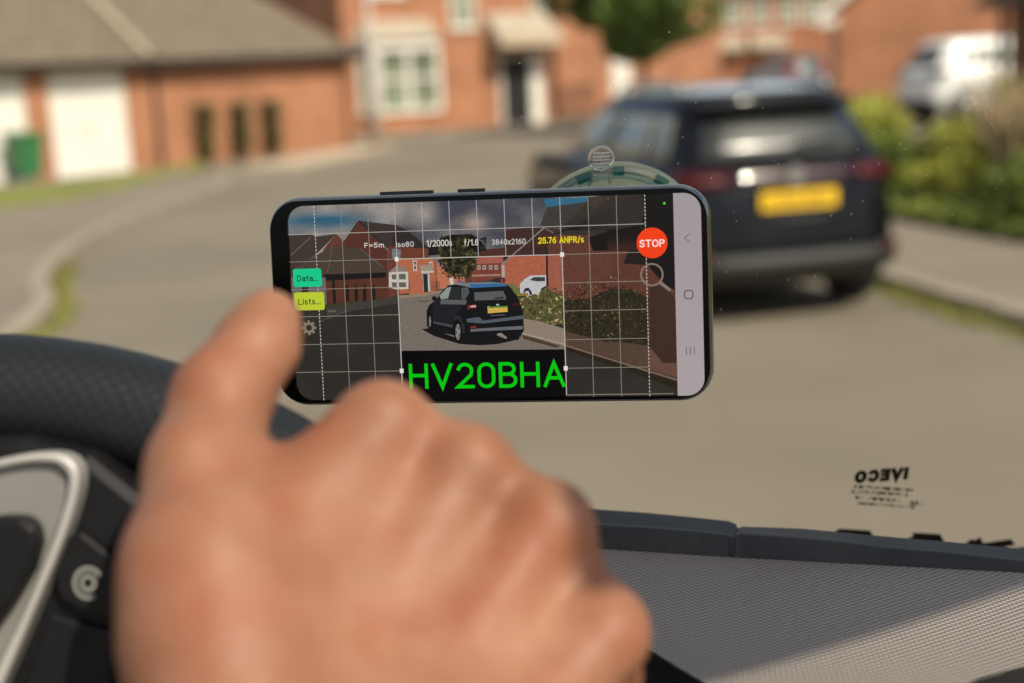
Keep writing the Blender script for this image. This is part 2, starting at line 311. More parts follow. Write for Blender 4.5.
# ---------------------------------------------------------------- buildings
def wallbox(mb, x0, x1, y0, y1, z0, z1): mb.box(x0, x1, y0, y1, z0, z1)
def window(parent, x0, x1, z0, z1, y=0, rows=1, cols=2, deep=.0):
    w = MB(); t = .07; f = y-.05
    w.box(x0, x1, f, y+.02, z0, z0+t); w.box(x0, x1, f, y+.02, z1-t, z1); w.box(x0, x0+t, f, y+.02, z0+t, z1-t); w.box(x1-t, x1, f, y+.02, z0+t, z1-t)
    for i in range(1, cols): xm = x0+(x1-x0)*i/cols; w.box(xm-.03, xm+.03, f+.005, y+.02, z0+t, z1-t)
    for i in range(1, rows): zm = z0+(z1-z0)*i/rows; w.box(x0+t, x1-t, f+.01, y+.02, zm-.025, zm+.025)
    w.box(x0-.05, x1+.05, y-.10, y+.0, z0-.07, z0-.002)
    o = w.build('window', M['white'], parent); g = MB(); g.box(x0+t*.8, x1-t*.8, y-.012, y+.015, z0+t*.8, z1-t*.8); g.build('pane', M['glassw'], o); return o
def gable_roof(mb, x0, x1, y0, y1, z, rise, over=.35, hip=0):
    ym = (y0+y1)/2; a = x0-over; b = x1+over; c = y0-over; d = y1+over; zl = z-over*rise/((y1-y0)/2)
    P = [(a, c, zl), (b, c, zl), (b, d, zl), (a, d, zl), (a+hip, ym, z+rise), (b-hip, ym, z+rise)]
    Q = [(x, y, zz-.14) for x, y, zz in P]
    mb.add(P+Q, [(0, 1, 5, 4), (2, 3, 4, 5), (1, 2, 5), (3, 0, 4), (6, 10, 11, 7), (8, 11, 10, 9), (7, 11, 8), (9, 10, 6), (0, 6, 7, 1), (1, 7, 8, 2), (2, 8, 9, 3), (3, 9, 6, 0)])
def solve_s(px, origin, ang):
    """distance along a wall (through origin, at angle) of the photo column px"""
    d = Vector((math.cos(ang), math.sin(ang), 0)); o = Vector(origin)
    lo, hi = -30, 60
    def col(s):
        p = o+d*s-CAM; return 512+FPX*p.dot(cR)/p.dot(cf)
    for i in range(60):
        m_ = (lo+hi)/2
        if col(m_) < px: lo = m_
        else: hi = m_
    return lo
# garage block with two white doors
gA = math.radians(52.2); gO = (-7.92, 30.67, 0)
g = empty('garage_block', gO, gA, 'low brick garage block with tan tiled hip roof and two white doors', 'garage')
gs = lambda px: solve_s(px, gO, gA)
sL, sR = -11.0, gs(354); d2a, d2b, d1b = gs(58), gs(133), gs(34); d1a = d1b-(d2b-d2a)*1.15
w = MB(); HG = 2.42
w.box(sL, d1a, 0, .25, 0, HG); w.box(d1b, d2a, 0, .25, 0, HG); w.box(d2b, sR, 0, .25, 0, HG); w.box(d1a, d1b, .0, .25, 2.27, HG); w.box(d2a, d2b, .0, .25, 2.27, HG)
w.box(sR-.25, sR, .253, 6, 0, HG); w.box(sL, sL+.25, .253, 6, 0, HG); w.box(sL+.253, sR-.253, 5.75, 6, 0, HG)
w.build('wall', M['brick'], g)
for a, b in ((d1a, d1b), (d2a, d2b)):
    m_ = MB(); m_.box(a+.06, b-.06, .07, .12, .03, 2.19)
    for k in range(1, 8): m_.box(a+.06, b-.06, .062, .0705, .27*k, .27*k+.02)
    dd = m_.build('door', M['white'], g); f = MB(); f.box(a, a+.057, .03, .2, 0, 2.265); f.box(b-.057, b, .03, .2, 0, 2.265); f.box(a+.05, b-.05, .032, .198, 2.195, 2.262); f.build('frame', M['white'], dd)
    hb = MB(); hb.box((a+b)/2-.08, (a+b)/2+.08, .03, .061, .95, 1.0); hb.build('handle', M['dark'], dd)
r_ = MB(); gable_roof(r_, sL, sR, 0, 6, HG+.12, 2.3, .32, 2.7); rf = r_.build('roof', M['tile'], g)
rc = MB(); rc.tube([(d2b+.5, -.3, HG+.0), (d2b+.5, 3.0, HG+2.47)], .09, 8); rc.build('ridge_tiles', M['canopy'], rf)
m_ = MB(); m_.box(sL-.3, sR+.3, -.42, -.30, HG-.2, HG-.08); m_.build('gutter', M['dark'], g)
m_ = MB(); m_.tube([(d2b+.75, -.07, 0), (d2b+.75, -.07, HG-.25), (d2b+.75, -.3, HG-.15)], .05, 8); m_.build('downpipe', M['dark'], g)
def along(o, a, s, out, z=0): return (o[0]+math.cos(a)*s+math.sin(a)*out, o[1]+math.sin(a)*s-math.cos(a)*out, z)
names3 = ['slim columnar shrub against garage wall, nearest the white doors', 'slim columnar shrub against garage wall, middle of the three', 'slim columnar shrub against garage wall, nearest the lamp post']
for i, px in enumerate((201, 236, 267)):
    s = gs(px); t = empty('columnar_shrub', along(gO, gA, s, .28), 0, names3[i], 'shrub', 'columnar shrubs along the garage wall')
    m_ = MB(); m_.tube([(0, 0, -.02), (0, 0, 1.2)], .03, 6); m_.build('stem', M['bark'], t)
    m_ = MB(); m_.add([], []); leaves(m_, lambda r: (r.gauss(0, .11), r.gauss(0, .09), .12+1.2*r.random()**.9), 900, .11, 30+i); m_.build('foliage', M['leafd'], t, recalc=False)
# wheelie bin
def wheelie(loc, rz):
    t = empty('wheelie_bin', loc, rz, 'green wheelie bin standing between the white garage doors', 'bin')
    m_ = MB(); m_.add([(-.24,-.24,.08),(.24,-.24,.08),(.24,.26,.08),(-.24,.26,.08),(-.30,-.34,.98),(.30,-.34,.98),(.30,.34,.98),(-.30,.34,.98)],
        [(0,3,2,1),(4,5,6,7),(0,1,5,4),(1,2,6,5),(2,3,7,6),(3,0,4,7)]); m_.box(-.32, .32, -.36, -.30, .93, .985); m_.build('body', M['bin'], t, bevel=.02)
    m_ = MB(); m_.prism([(-.33, -.38, .99), (.33, -.38, .99), (.33, .36, 1.03), (-.33, .36, 1.03)], (0, 0, .045)); l_ = m_.build('lid', M['bin'], t, bevel=.015)
    m_ = MB(); m_.tube([(-.25, .40, 1.0), (.25, .40, 1.0)], .018, 8); m_.build('handle', M['bin'], l_)
    for sx in (-1, 1):
        m_ = MB(); m_.revolve([(0, 0), (.1, 0), (.1, .05), (0, .05)], (sx*.27-.025, .26, .10), (1, 0, 0), 16); m_.build('wheel', M['tyre'], t)
    return t
wheelie(along(gO, gA, gs(12), .55, .105), gA*.9).scale = (.9, .9, .88)
# brick house with bay window
hO = (-4.52, 42.6, 0); hA = math.atan2(3.4, 5.87); hs = lambda px: solve_s(px, hO, hA)
H = empty('brick_house', hO, hA, 'orange brick house with white bay window and canopied front door', 'house'); HW = hs(556)
def hz(s, py, O=hO, A=hA):
    """height at distance s along the wall that shows at photo row py (column from s)"""
    p = Vector(along(O, A, s, 0)); lo, hi = -3, 12
    for i in range(50):
        m_ = (lo+hi)/2; q = Vector((p.x, p.y, m_))-CAM; y = 341.5-FPX*q.dot(cU)/q.dot(cf)
        if y > py: lo = m_
        else: hi = m_
    return lo
mb = MB(); D = 8.5; ZE = 5.1
mb.box(0, HW, 0, D, 0, ZE); mb.add([(.0, 0, ZE+.002), (.0, D, ZE+.002), (.0, D/2, ZE+3.2), (HW, 0, ZE+.002), (HW, D, ZE+.002), (HW, D/2, ZE+3.2)], [(0, 1, 2), (3, 5, 4), (0, 3, 4, 1), (0, 2, 5, 3), (1, 4, 5, 2)])
mb.build('wall', M['brick'], H)
r_ = MB(); gable_roof(r_, 0, HW, 0, D, ZE+.1, 3.35, .3); rf = r_.build('roof', M['tiled'], H)
m_ = MB(); m_.box(1.5, 2.2, D/2-.4, D/2+.4, ZE+2.8, ZE+4.4); m_.build('chimney', M['brick'], rf)
b0, b1 = hs(361), hs(441)
m_ = MB(); m_.prism([(b0, 0, .05), (b0+.35, -.7, .05), (b1-.35, -.7, .05), (b1, 0, .05)], (0, 0, .55)); bay = m_.build('bay_window', M['brick'], H)
zb0, zb1 = .70, 2.42
m_ = MB(); m_.prism([(b0-.05, 0, zb1), (b0+.30, -.78, zb1), (b1-.30, -.78, zb1), (b1+.05, 0, zb1)], (0, 0, .32)); m_.prism([(b0-.06, 0, .602), (b0+.31, -.80, .602), (b1-.31, -.80, .602), (b1+.06, 0, .602)], (0, 0, .12))
def fr(xa, ya, xb, yb):
    n = 3 if abs(xb-xa) > 1 else 2
    for i in range(n):
        t0 = i/(n-1); x = xa+(xb-xa)*t0; y = ya+(yb-ya)*t0; m_.box(x-.07, x+.07, y-.06, y+.06, .722, zb1)
fr(b0+.35, -.7, b1-.35, -.7); m_.box(b0, b0+.12, -.1, 0, .722, zb1); m_.box(b1-.12, b1, -.1, 0, .722, zb1); m_.box(b0+.4, b1-.4, -.74, -.68, 1.55, 1.64)
m_.build('frame', M['white'], bay)
m_ = MB(); m_.prism([(b0+.03, -.01, .723), (b0+.36, -.66, .723), (b1-.36, -.66, .723), (b1-.03, -.01, .723)], (0, 0, zb1-.73)); m_.build('pane', M['glassw'], bay)
m_ = MB(); m_.add([(b0-.15, -.004, 2.745), (b0+.25, -.9, 2.745), (b1-.25, -.9, 2.745), (b1+.15, -.004, 2.745), (b0+.25, -.004, 3.35), (b1-.25, -.004, 3.35)], [(0, 1, 4), (1, 2, 5, 4), (2, 3, 5), (0, 3, 2, 1), (0, 4, 5, 3)]); m_.build('canopy', M['canopy'], bay)
window(H, hs(372), hs(413), 4.08, 5.0, rows=2); window(H, hs(456), hs(481), 3.05, 4.45, rows=2)
window(H, hs(537), hs(550), 3.2, 4.2)
c0, c1 = hs(489), hs(549); d0, d1 = hs(503), hs(531)
m_ = MB(); m_.box(d0, d1, -.06, -.003, 0, 2.1); dr = m_.build('door', M['dark'], H); m_ = MB(); m_.box(d0-.1, d0-.003, -.1, -.002, 0, 2.2); m_.box(d1+.003, d1+.45, -.1, -.002, 0, 2.2); m_.box(d0-.003, d1+.003, -.1, -.002, 2.102, 2.2); m_.build('frame', M['white'], dr)
m_ = MB(); m_.box(d1-.15, d1-.1, -.11, -.061, .95, 1.15); m_.build('handle', M['silver'], dr)
m_ = MB(); m_.prism([(c0, -.004, 2.50), (c0, -1.0, 2.50), (c0, -1.0, 2.68), (c0, -.004, 3.45)], (c1-c0, 0, 0)); cn = m_.build('porch_canopy', M['canopy'], H)
m_ = MB(); m_.box(c0-.04, c1+.04, -1.06, -1.003, 2.40, 2.70); [m_.prism([(x, -.01, 2.0), (x, -.9, 2.42), (x, -.8, 2.42), (x, -.01, 2.15)], (.08, 0, 0)) for x in (c0+.02, c1-.1)]; m_.build('fascia', M['render'], cn)
m_ = MB(); m_.tube([(hs(553.5), -.06, 0), (hs(553.5), -.06, 5)], .05, 8); m_.build('downpipe', M['dark'], H)
# railing
ra = along(hO, hA, hs(532), 1.6); t = empty('iron_railing', ra, hA, 'low dark iron railing beside the house front door', 'railing')
m_ = MB(); m_.box(0, 1.5, -.02, .02, 1.02, 1.06); m_.box(0, 1.5, -.02, .02, .15, .19)
for k in range(13): m_.box(k*.12, k*.12+.03, -.015, .015, 0, 1.15)
m_.build('bars', M['dark'], t)
# neighbour wing to the right
aO = (1.95, 48.6, 0); aA = math.radians(48); as_ = lambda px: solve_s(px, aO, aA)
A = empty('brick_house', aO, aA, 'plain orange brick house behind the tree, with a white door', 'house'); AW = as_(722)
m_ = MB(); m_.box(0, AW, 0, 8, 0, 5.2); m_.add([(.0, 0, 5.202), (.0, 8, 5.202), (.0, 4, 8), (AW, 0, 5.202), (AW, 8, 5.202), (AW, 4, 8)], [(0, 1, 2), (3, 5, 4), (0, 3, 4, 1), (0, 2, 5, 3), (1, 4, 5, 2)]); m_.build('wall', M['brick'], A)
m_ = MB(); gable_roof(m_, 0, AW, 0, 8, 5.3, 3.0, .3); m_.build('roof', M['tiled'], A)
m_ = MB(); m_.box(as_(612), as_(631), -.06, -.003, .02, 2.0); dr = m_.build('door', M['white'], A); m_ = MB(); m_.box(as_(612), as_(612)+.06, -.1, -.061, 1.0, 1.15); m_.build('handle', M['silver'], dr)
# far terrace
tO = (8.0, 74, 0); tA = math.radians(-4); ts = lambda px: solve_s(px, tO, tA)
T = empty('terraced_house', tO, tA, 'distant red brick terrace with a row of small white windows', 'house'); x0_, x1_ = ts(640), ts(850)
m_ = MB(); m_.box(x0_, x1_, 0, 8, 0, 5.0); m_.build('wall', M['brick2'], T)
m_ = MB(); gable_roof(m_, x0_, x1_, 0, 8, 5.1, 3, .3); m_.build('roof', M['tiler'], T)
for px in (701, 736, 761, 789, 813): window(T, ts(px-9), ts(px+9), 3.25, 4.55, rows=2)
for a, b in ((717, 745), (752, 786)):
    m_ = MB(); m_.prism([(ts(a), -.004, 2.0), (ts(a), -.9, 2.0), (ts(a), -.9, 2.15), (ts(a), -.004, 2.7)], (ts(b)-ts(a), 0, 0)); m_.build('porch_canopy', M['canopy'], T)
# gable building on the right
bO = (8.92, 38.0, 0); bA = math.radians(-12); bs = lambda px: solve_s(px, bO, bA)
B = empty('gable_house', bO, bA, 'orange brick gable building with white bargeboard behind the white car', 'house')
W = 9.5; ze = 3.05; ap = ze+W/2*.78
m_ = MB(); m_.prism([(0, 0, 0), (W, 0, 0), (W, 0, ze), (W/2, 0, ap), (0, 0, ze)], (0, 9, 0)); m_.build('wall', M['brick'], B)
m_ = MB(); m_.box(-.035, -.003, .3, 8.9, 0, ze-.1); m_.build('side_wall', M['render'], B)
m_ = MB(); th = .16
for s_ in (0, 1):
    e = (-.45, ze-.45*.78) if s_ == 0 else (W+.45, ze-.45*.78)
    m_.prism([(e[0], -.25, e[1]), (W/2, -.25, ap+.0), (W/2, -.25, ap+th), (e[0], -.25, e[1]+th)], (0, 9.5, 0))
m_.build('roof', M['tiled'], B)
m_ = MB()
for s_ in (0, 1):
    e = (-.48, ze-.48*.78) if s_ == 0 else (W+.48, ze-.48*.78)
    m_.prism([(e[0], -.31, e[1]-.12), (W/2, -.31, ap-.12), (W/2, -.31, ap+.14), (e[0], -.31, e[1]+.14)], (0, .055, 0))
m_.box(-.5, .0, -.31, .3, ze-.62, ze-.4); m_.build('bargeboard', M['white'], B)
# near building, right edge
n0 = (7.15, 20.2, 0); N = empty('garage_block', n0, 0, 'brown brick garage building at right edge with black downpipe', 'garage')
m_ = MB(); m_.box(0, 7, -9, 0, 0, 2.5); m_.build('wall', M['brickd'], N)
m_ = MB(); gable_roof(m_, 0, 7, -9, 0, 2.6, 1.9, .3, 3.2); m_.build('roof', M['tiled'], N)
m_ = MB(); m_.tube([(-.08, .08, 0), (-.08, .08, 2.4)], .06, 8); m_.box(-.42, -.3, -9.3, .3, 2.28, 2.38); m_.build('downpipe', M['dark'], N)
# lamp post
lp = gnd(377, 149); t = empty('lamp_post', (lp.x, lp.y, 0), 0, 'tall pale lamp post between garage and bay window', 'lamp post')
m_ = MB(); m_.tube([(0, 0, 0), (0, 0, 1.4), (0, 0, 1.5), (0, 0, 6.2)], [.13, .13, .075, .06], 12); m_.build('pole', M['pole'], t, True)
m_ = MB(); m_.tube([(0, 0, 6.2), (.15, 0, 6.35), (.5, 0, 6.4)], .04, 8); m_.box(.4, .95, -.12, .12, 6.36, 6.46); m_.build('lamp_head', M['pole'], t)
# far house at upper left
F_ = empty('brick_house', (-27, 52, 0), math.radians(30), 'far brick house behind the garages with brown roof', 'house')
m_ = MB(); m_.box(0, 12, 0, 8, 0, 5.2); m_.build('wall', M['brick2'], F_); m_ = MB(); gable_roof(m_, 0, 12, 0, 8, 5.3, 3, .3); m_.build('roof', M['tiled'], F_)
window(F_, 2, 3.4, 3.1, 4.4); window(F_, 7, 8.4, 3.1, 4.4)

# ---------------------------------------------------------------- tree and shrubs
tree(Vector((3.75, 37.5, 0)), 6.0, 1.55, 2.75, 'round green street tree with short trunk behind the parked car', 15000, .24, 3)
shr = [((5.4, 20.2), 1.3, .95, 'leafy', 'yellow green low shrub beside the parked car, farthest along the pavement'),
 ((4.75, 16.6), 1.3, .62, 'leafg', 'low green shrub just beyond the car bumper on the verge'),
 ((5.5, 15.6), 1.4, .85, 'leafy', 'yellowish shrub in the middle of the verge behind pavement'),
 ((6.1, 17.6), 1.5, .9, 'leafg', 'green shrub in front of the white car'),
 ((5.4, 13.6), 1.3, .75, 'leafg', 'dark green shrub overhanging the pavement edge, second from right'),
 ((5.75, 12.5), 1.5, 1.1, 'leafy', 'bright green shrub at right frame edge beside pavement'),
 ((6.5, 14.2), 1.6, 1.3, 'leafg', 'tall loose shrub against the brown garage wall'),
 ((4.95, 18.2), 1.2, .72, 'leafg', 'small green shrub between car and yellow shrub'),
 ((6.9, 10.0), 2.0, 1.3, 'leafg', 'large shrub outside right of pavement near the van')]
shr += [((5.0, 15.3), 1.1, .55, 'leafy', 'low yellow green shrub at the pavement edge right of the car'), ((6.6, 12.9), 1.5, 1.45, 'leafy', 'tallest shrub at the right frame edge in front of the brown wall'),
 ((6.3, 16.2), 1.2, 1.0, 'leafy', 'pale yellow shrub just below the white car'), ((5.1, 12.9), 1.0, .5, 'leafg', 'low dark shrub at the pavement edge near the right frame edge'), ((4.6, 17.6), 1.0, .5, 'leafy', 'small pale shrub partly behind the car tail light')]
for i, (p, w_, h_, m, lb) in enumerate(shr):
    shrub((p[0]-.25, p[1]-.1, .14), w_, h_*1.1, m, lb, 2600, .10, 50+i, 'shrubs on the verge by the garage')
shrub((6.0, 24.0, .14), 1.5, 1.05, 'leafy', 'round yellow green bush beside the white car rear wheel', 2600, .12, 77, None)
tg = empty('plume_grass', (5.75, 14.9, .14), 0, 'clump of pale pinkish plume grass among the verge shrubs', 'grass clump')
m_ = MB(); r = random.Random(5)
for i in range(260):
    a = r.uniform(0, 6.28); l_ = r.uniform(.6, 1.45); b_ = Vector((r.gauss(0, .12), r.gauss(0, .12), 0)); tip = b_+Vector((math.cos(a)*l_*.45, math.sin(a)*l_*.45, l_)); mid = (b_+tip)/2+Vector((0, 0, .12))
    m_.tube([b_, mid, tip], [.008, .022, .006], 4)
m_.build('blades', M['leafp'], tg)
for i, (p, lb) in enumerate((((5.2, 13.9), 'second clump of pale plume grass nearer the pavement'), ((6.4, 15.6), 'clump of pale plume grass under the white car wheel'))):
    c_ = tg.copy(); COL.objects.link(c_); c_.location = (p[0], p[1], .14); c_.rotation_euler = (0, 0, 1.3+i); c_['label'] = lb
    for ch in tg.children: d_ = ch.copy(); COL.objects.link(d_); d_.parent = c_
m_ = MB(); HLs = smooth_line(HL, 1)
def gcf(r):
    k = r.uniform(14, len(HL)-10); j = int(k); f_ = k-j; u_ = r.random()**1.4*1.5+.0; x = HL[j][0]*(1-f_)+HL[j+1][0]*f_; y = HL[j][1]*(1-f_)+HL[j+1][1]*f_
    return (x-.12+u_, y+r.gauss(0, .05), .14+r.random()*(.12+.35*min(u_, .8)*(.5+.5*math.sin(k*3.1))))
leaves(m_, gcf, 15000, .085, 91); tag(m_.build('ground_cover', M['leafg'], recalc=False), 'low leafy ground cover spilling over the pavement edge', 'ground cover', kind='stuff')
# kerbside weeds
def weeds(L, i0, i1, side, n, name, label):
    m_ = MB(); r = random.Random(n)
    for i in range(n):
        k = r.uniform(i0, i1); j = int(k); f_ = k-j; x = L[j][0]*(1-f_)+L[j+1][0]*f_+side*abs(r.gauss(.02, .07)); y = L[j][1]*(1-f_)+L[j+1][1]*f_
        den = math.sin(k*5.1)+math.sin(k*2.3+1)
        if den < .0 and r.random() < .8: continue
        a = Vector((r.gauss(0, 1), r.gauss(0, 1), 1.2)).normalized()*r.uniform(.03, .10); b_ = Vector((r.gauss(0, 1), r.gauss(0, 1), 0)).normalized()*.012
        c = Vector((x, y, .004)); m_.add([c-b_, c+b_, c+a+b_*.4, c+a-b_*.4], [(0, 1, 2, 3)])
    o = m_.build(name, M['weed'], recalc=False); tag(o, label, 'weeds', kind='stuff')
weeds(RK, 12, 26, -1, 3200, 'weeds', 'yellow green weeds growing in the gutter along right kerb')
weeds(LK, 11, 22, 1, 6500, 'weeds', 'weeds growing in the gutter along curved left kerb')

# ---------------------------------------------------------------- cars
def interp(tab, z):
    for i in range(len(tab)-1):
        if z <= tab[i+1][0]:
            a, b = tab[i], tab[i+1]; t = (z-a[0])/(b[0]-a[0]) if b[0] > a[0] else 0; t = max(0, t)
            return [a[k]+(b[k]-a[k])*t for k in range(1, len(a))]
    return list(tab[-1][1:])
def build_car(loc, rz, label, paint, roofpaint, tab, detail=True, name='parked_car', plate=None, L=4.1, wheels=(.72, 3.28)):
    """rear bumper at y=0, nose towards +y; tab rows: z, y_rear, y_front, half width"""
    t = empty(name, loc, rz, label, 'car')
    zs = []
    for i in range(len(tab)-1):
        n = 3; zs += [tab[i][0]+(tab[i+1][0]-tab[i][0])*k/n for k in range(n)]
    zs.append(tab[-1][0])
    def side(sg, v, z, off=0.):
        yr, yf, w_ = interp(tab, z); y = yr+(yf-yr)*v; e = abs(2*v-1); wv = w_*(1-.10*e**5)
        return Vector((sg*(wv+off), y, z))
    def rear(u, z, off=0.):
        yr, yf, w_ = interp(tab, z); return Vector((u*w_*.90, yr+.10*abs(u)**3-.03-off, z))
    def front(u, z, off=0.):
        yr, yf, w_ = interp(tab, z); return Vector((u*w_*.90, yf-.22*abs(u)**2.5+.05+off, z))
    ns, nr = 20, 10; rings = []
    for z in zs:
        rg = [rear(-1+2*k/nr, z) for k in range(nr)]+[side(1, k/ns, z) for k in range(1, ns)]+[front(1-2*k/nr, z) for k in range(nr)]+[side(-1, 1-k/ns, z) for k in range(1, ns)]
        # keep corners
        rings.append(rg)
    n = len(rings[0]); zroof = tab[-2][0]-.02
    b = MB(); R_ = MB(); vs = [p for rg in rings for p in rg]; nb = [(i*n+k, i*n+(k+1) % n, (i+1)*n+(k+1) % n, (i+1)*n+k) for i in range(len(rings)-1) for k in range(n)]
    b.add(vs, nb+[tuple(range(n-1, -1, -1))])
    bo = b.build('body', M[paint], t, True)
    top = rings[-1]; c = sum(top, Vector())/n; R_.add([p+Vector((0, 0, .003)) for p in top]+[c+Vector((0, 0, .05))]+[c+(p-c)*.6+Vector((0, 0, .045)) for p in top],
        [(k, (k+1) % n, n+1+(k+1) % n, n+1+k) for k in range(n)]+[(n+1+k, n+1+(k+1) % n, n) for k in range(n)])
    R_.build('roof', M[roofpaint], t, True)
    def panel(fn, u0_, u1_, z0, z1, off, nm, m, parent, nu=8, nz=3):
        mb = MB(); th = .0
        for i in range(nu+1):
            for j in range(nz+1): mb.v.append(tuple(fn(u0_+(u1_-u0_)*i/nu, z0+(z1-z0)*j/nz, off)))
        for i in range(nu):
            for j in range(nz): mb.f.append((i*(nz+1)+j, (i+1)*(nz+1)+j, (i+1)*(nz+1)+j+1, i*(nz+1)+j+1)); mb.mi.append(0)
        o = mb.build(nm, m, parent, True); sd = o.modifiers.new('th', 'SOLIDIFY'); sd.thickness = .004; sd.offset = 0; return o
    zb = tab[-4][0]+.04; zt = tab[-3][0]
    panel(rear, -.86, .86, zb+.03, zt-.02, .012, 'rear_window', M['carglass'], t)
    panel(front, -.88, .88, zb, zt-.02, .010, 'windscreen', M['carglass'], t)
    for sg in (-1, 1):
        for a, b_ in ((.09, .21), (.24, .55), (.58, .90)):
            panel(lambda v, z, off: side(sg, v, z, off), a, b_, zb+.02, zt-.03, .010, 'side_window', M['sideglass'], t, 6, 3)
    # cladding, bumpers
    panel(rear, -1.0, 1.0, .28, .50, .02, 'bumper', M['cladding'], t)
    for sg in (-1, 1): panel(lambda v, z, off: side(sg, v, z, off), .04, .96, .22, .36, .012, 'sill', M['cladding'], t, 16, 2)
    # lights
    zl = tab[-4][0]-.05
    for sg in (-1, 1):
        l_ = panel(lambda u, z, off: rear(sg*u, z, off), .62, 1.0, zl-.06, zl+.05, .018, 'tail_light', M['redlight'], t, 4, 2)
        panel(lambda v, z, off: side(sg, v, z, off), .0, .06, zl-.06, zl+.05, .014, 'lens', M['redlight'], l_, 2, 2)
        panel(lambda u, z, off: front(sg*u, z, off), .6, .98, zl-.22, zl-.08, .012, 'headlight', M['silver'], t, 4, 2)
    if detail:
        panel(rear, -.62, .62, zl-.035, zl+.045, .014, 'light_band', M['redband'], t)
        panel(rear, -.84, .84, .40, .47, .03, 'bumper_trim', M['trimgrey'], t)
        for sg in (-1, 1):
            panel(lambda u, z, off: rear(sg*u, z, off), .80, .97, .44, .52, .03, 'reflector', M['redlight'], t, 3, 1)
            m_ = MB(); m_.tube([(sg*.56, tab[-1][1]+.15, tab[-1][0]+.02), (sg*.57, tab[-1][1]+.25, tab[-1][0]+.07), (sg*.57, tab[-1][2]-.35, tab[-1][0]+.07), (sg*.56, tab[-1][2]-.2, tab[-1][0]+.01)], .018, 8); m_.build('roof_rail', M['silver'], t, True)
            m_ = MB(); m_.box(sg*.86 if sg > 0 else sg*1.05, sg*1.05 if sg > 0 else sg*.86, 2.75, 2.87, .97, 1.11); mo = m_.build('mirror', M[paint], t, bevel=.03)
        m_ = MB(); m_.revolve([(0, -.012), (.062, -.012), (.062, .0), (.0, .0)], (0, rear(0, zl, .03).y, zl), (0, 1, 0), 24); m_.build('badge', M['silver'], t)
        sp = MB(); sp.box(-.56, .56, tab[-2][1]-.16, tab[-2][1]+.05, tab[-2][0]-.06, tab[-2][0]-.01); sp.build('spoiler', M[paint], t, bevel=.02)
        wp = MB(); ry = rear(.12, zb+.1, .03); wp.prism([ry+Vector((-.03, -.004, -.03)), ry+Vector((.35, .004, .02)), ry+Vector((.35, .004, .04)), ry+Vector((-.03, -.004, .02))], (0, -.02, 0)); wp.build('wiper', M['cladding'], t)
        fin = MB(); fin.prism([(-.012, tab[-1][1]+.28, tab[-1][0]+.05), (-.012, tab[-1][1]+.42, tab[-1][0]+.05), (-.012, tab[-1][1]+.30, tab[-1][0]+.13)], (.024, 0, 0)); fin.build('aerial', M['cladding'], t)
        # handles
        for sg in (-1, 1):
            for v in (.30, .62):
                p = side(sg, v, .86, .012); m_ = MB(); m_.box(min(p.x, p.x+sg*.03), max(p.x, p.x+sg*.03), p.y-.1, p.y+.1, .845, .875); m_.build('door_handle', M[paint], t)
    if plate:
        y = rear(0, .86, .035).y; m_ = MB(); m_.box(-.28, .28, y-.012, y, .80, .92); pl = m_.build('number_plate', M['plate'], t)
        vs_, fs_ = fit_text(plate, lambda x, z: (x, y-.0145, z), (-.24, .24, .82, .90), .012); m_ = MB(); m_.add(vs_, fs_); m_.build('lettering', M['dark'], pl, recalc=False)
        vs_, fs_ = fit_text('T-CROSS', lambda x, z: (x, rear(0, .74, .02).y-.003, z), (-.2, .2, .725, .755), .01, 1.5); m_ = MB(); m_.add(vs_, fs_); m_.build('model_lettering', M['silver'], t, recalc=False)
    for sg in (-1, 1):
        for wy in wheels:
            x = sg*(tab[1][3]-.10); w_ = MB(); w_.revolve([(.21, -.11), (.30, -.11), (.325, -.08), (.33, 0), (.325, .08), (.30, .115), (.21, .11)], (x, wy, .33), (1, 0, 0), 32)
            wo = w_.build('wheel', M['tyre'], t, True); rm = MB(); sx = sg*.095
            rm.revolve([(.215, -.1), (.215, .1)], (x, wy, .33), (1, 0, 0), 32)
            for k in range(5):
                a = k*2*math.pi/5
                for da in (-.16, .16):
                    rm.tube([(x+sx, wy+math.cos(a)*.04, .33+math.sin(a)*.04), (x+sx, wy+math.cos(a+da)*.21, .33+math.sin(a+da)*.21)], .017, 6)
            rm.revolve([(0, -.01), (.06, -.01), (.06, .01), (0, .01)], (x+sx, wy, .33), (1, 0, 0), 16)
            rm.revolve([(0, 0), (.2, 0)], (x+sx*.55, wy, .33), (1, 0, 0), 24, 1); rm.build('rim', [M['alloy'], M['cladding']], wo, recalc=False)
            ar = MB(); a0 = 0
            for k in range(13):
                a = math.pi*k/12; ar.box(0, 0, 0, 0, 0, 0) if False else None
            P = [(x+sg*.115, wy+math.cos(math.pi*k/16)*.375, .33+math.sin(math.pi*k/16)*.375) for k in range(17)]
            Q = [(x+sg*.122, wy+math.cos(math.pi*k/16)*.44, .33+math.sin(math.pi*k/16)*.43) for k in range(17)]
            ar.add(P+Q, [(k, k+1, 18+k, 17+k) for k in range(16)]); a_ = ar.build('wheel_arch', M['cladding'], t); sd = a_.modifiers.new('t', 'SOLIDIFY'); sd.thickness = .03; sd.offset = 0
            dk = MB(); dk.revolve([(0, 0), (.374, 0)], (x+sg*.106, wy, .33), (1, 0, 0), 28); dk.build('arch_liner', M['tyre'], t, recalc=False) if False else None
    return t
SUV = [(.26, .16, 3.95, .72), (.34, .05, 4.08, .86), (.50, .0, 4.12, .88), (.74, .03, 4.10, .885), (.92, .06, 4.02, .88), (1.04, .10, 3.75, .855), (1.07, .13, 3.05, .83), (1.46, .40, 2.42, .66), (1.54, .40, 2.28, .62), (1.585, .50, 2.1, .57)]
ca = Vector((1.14, 9.45, 0)); cy_ = math.radians(14.5)
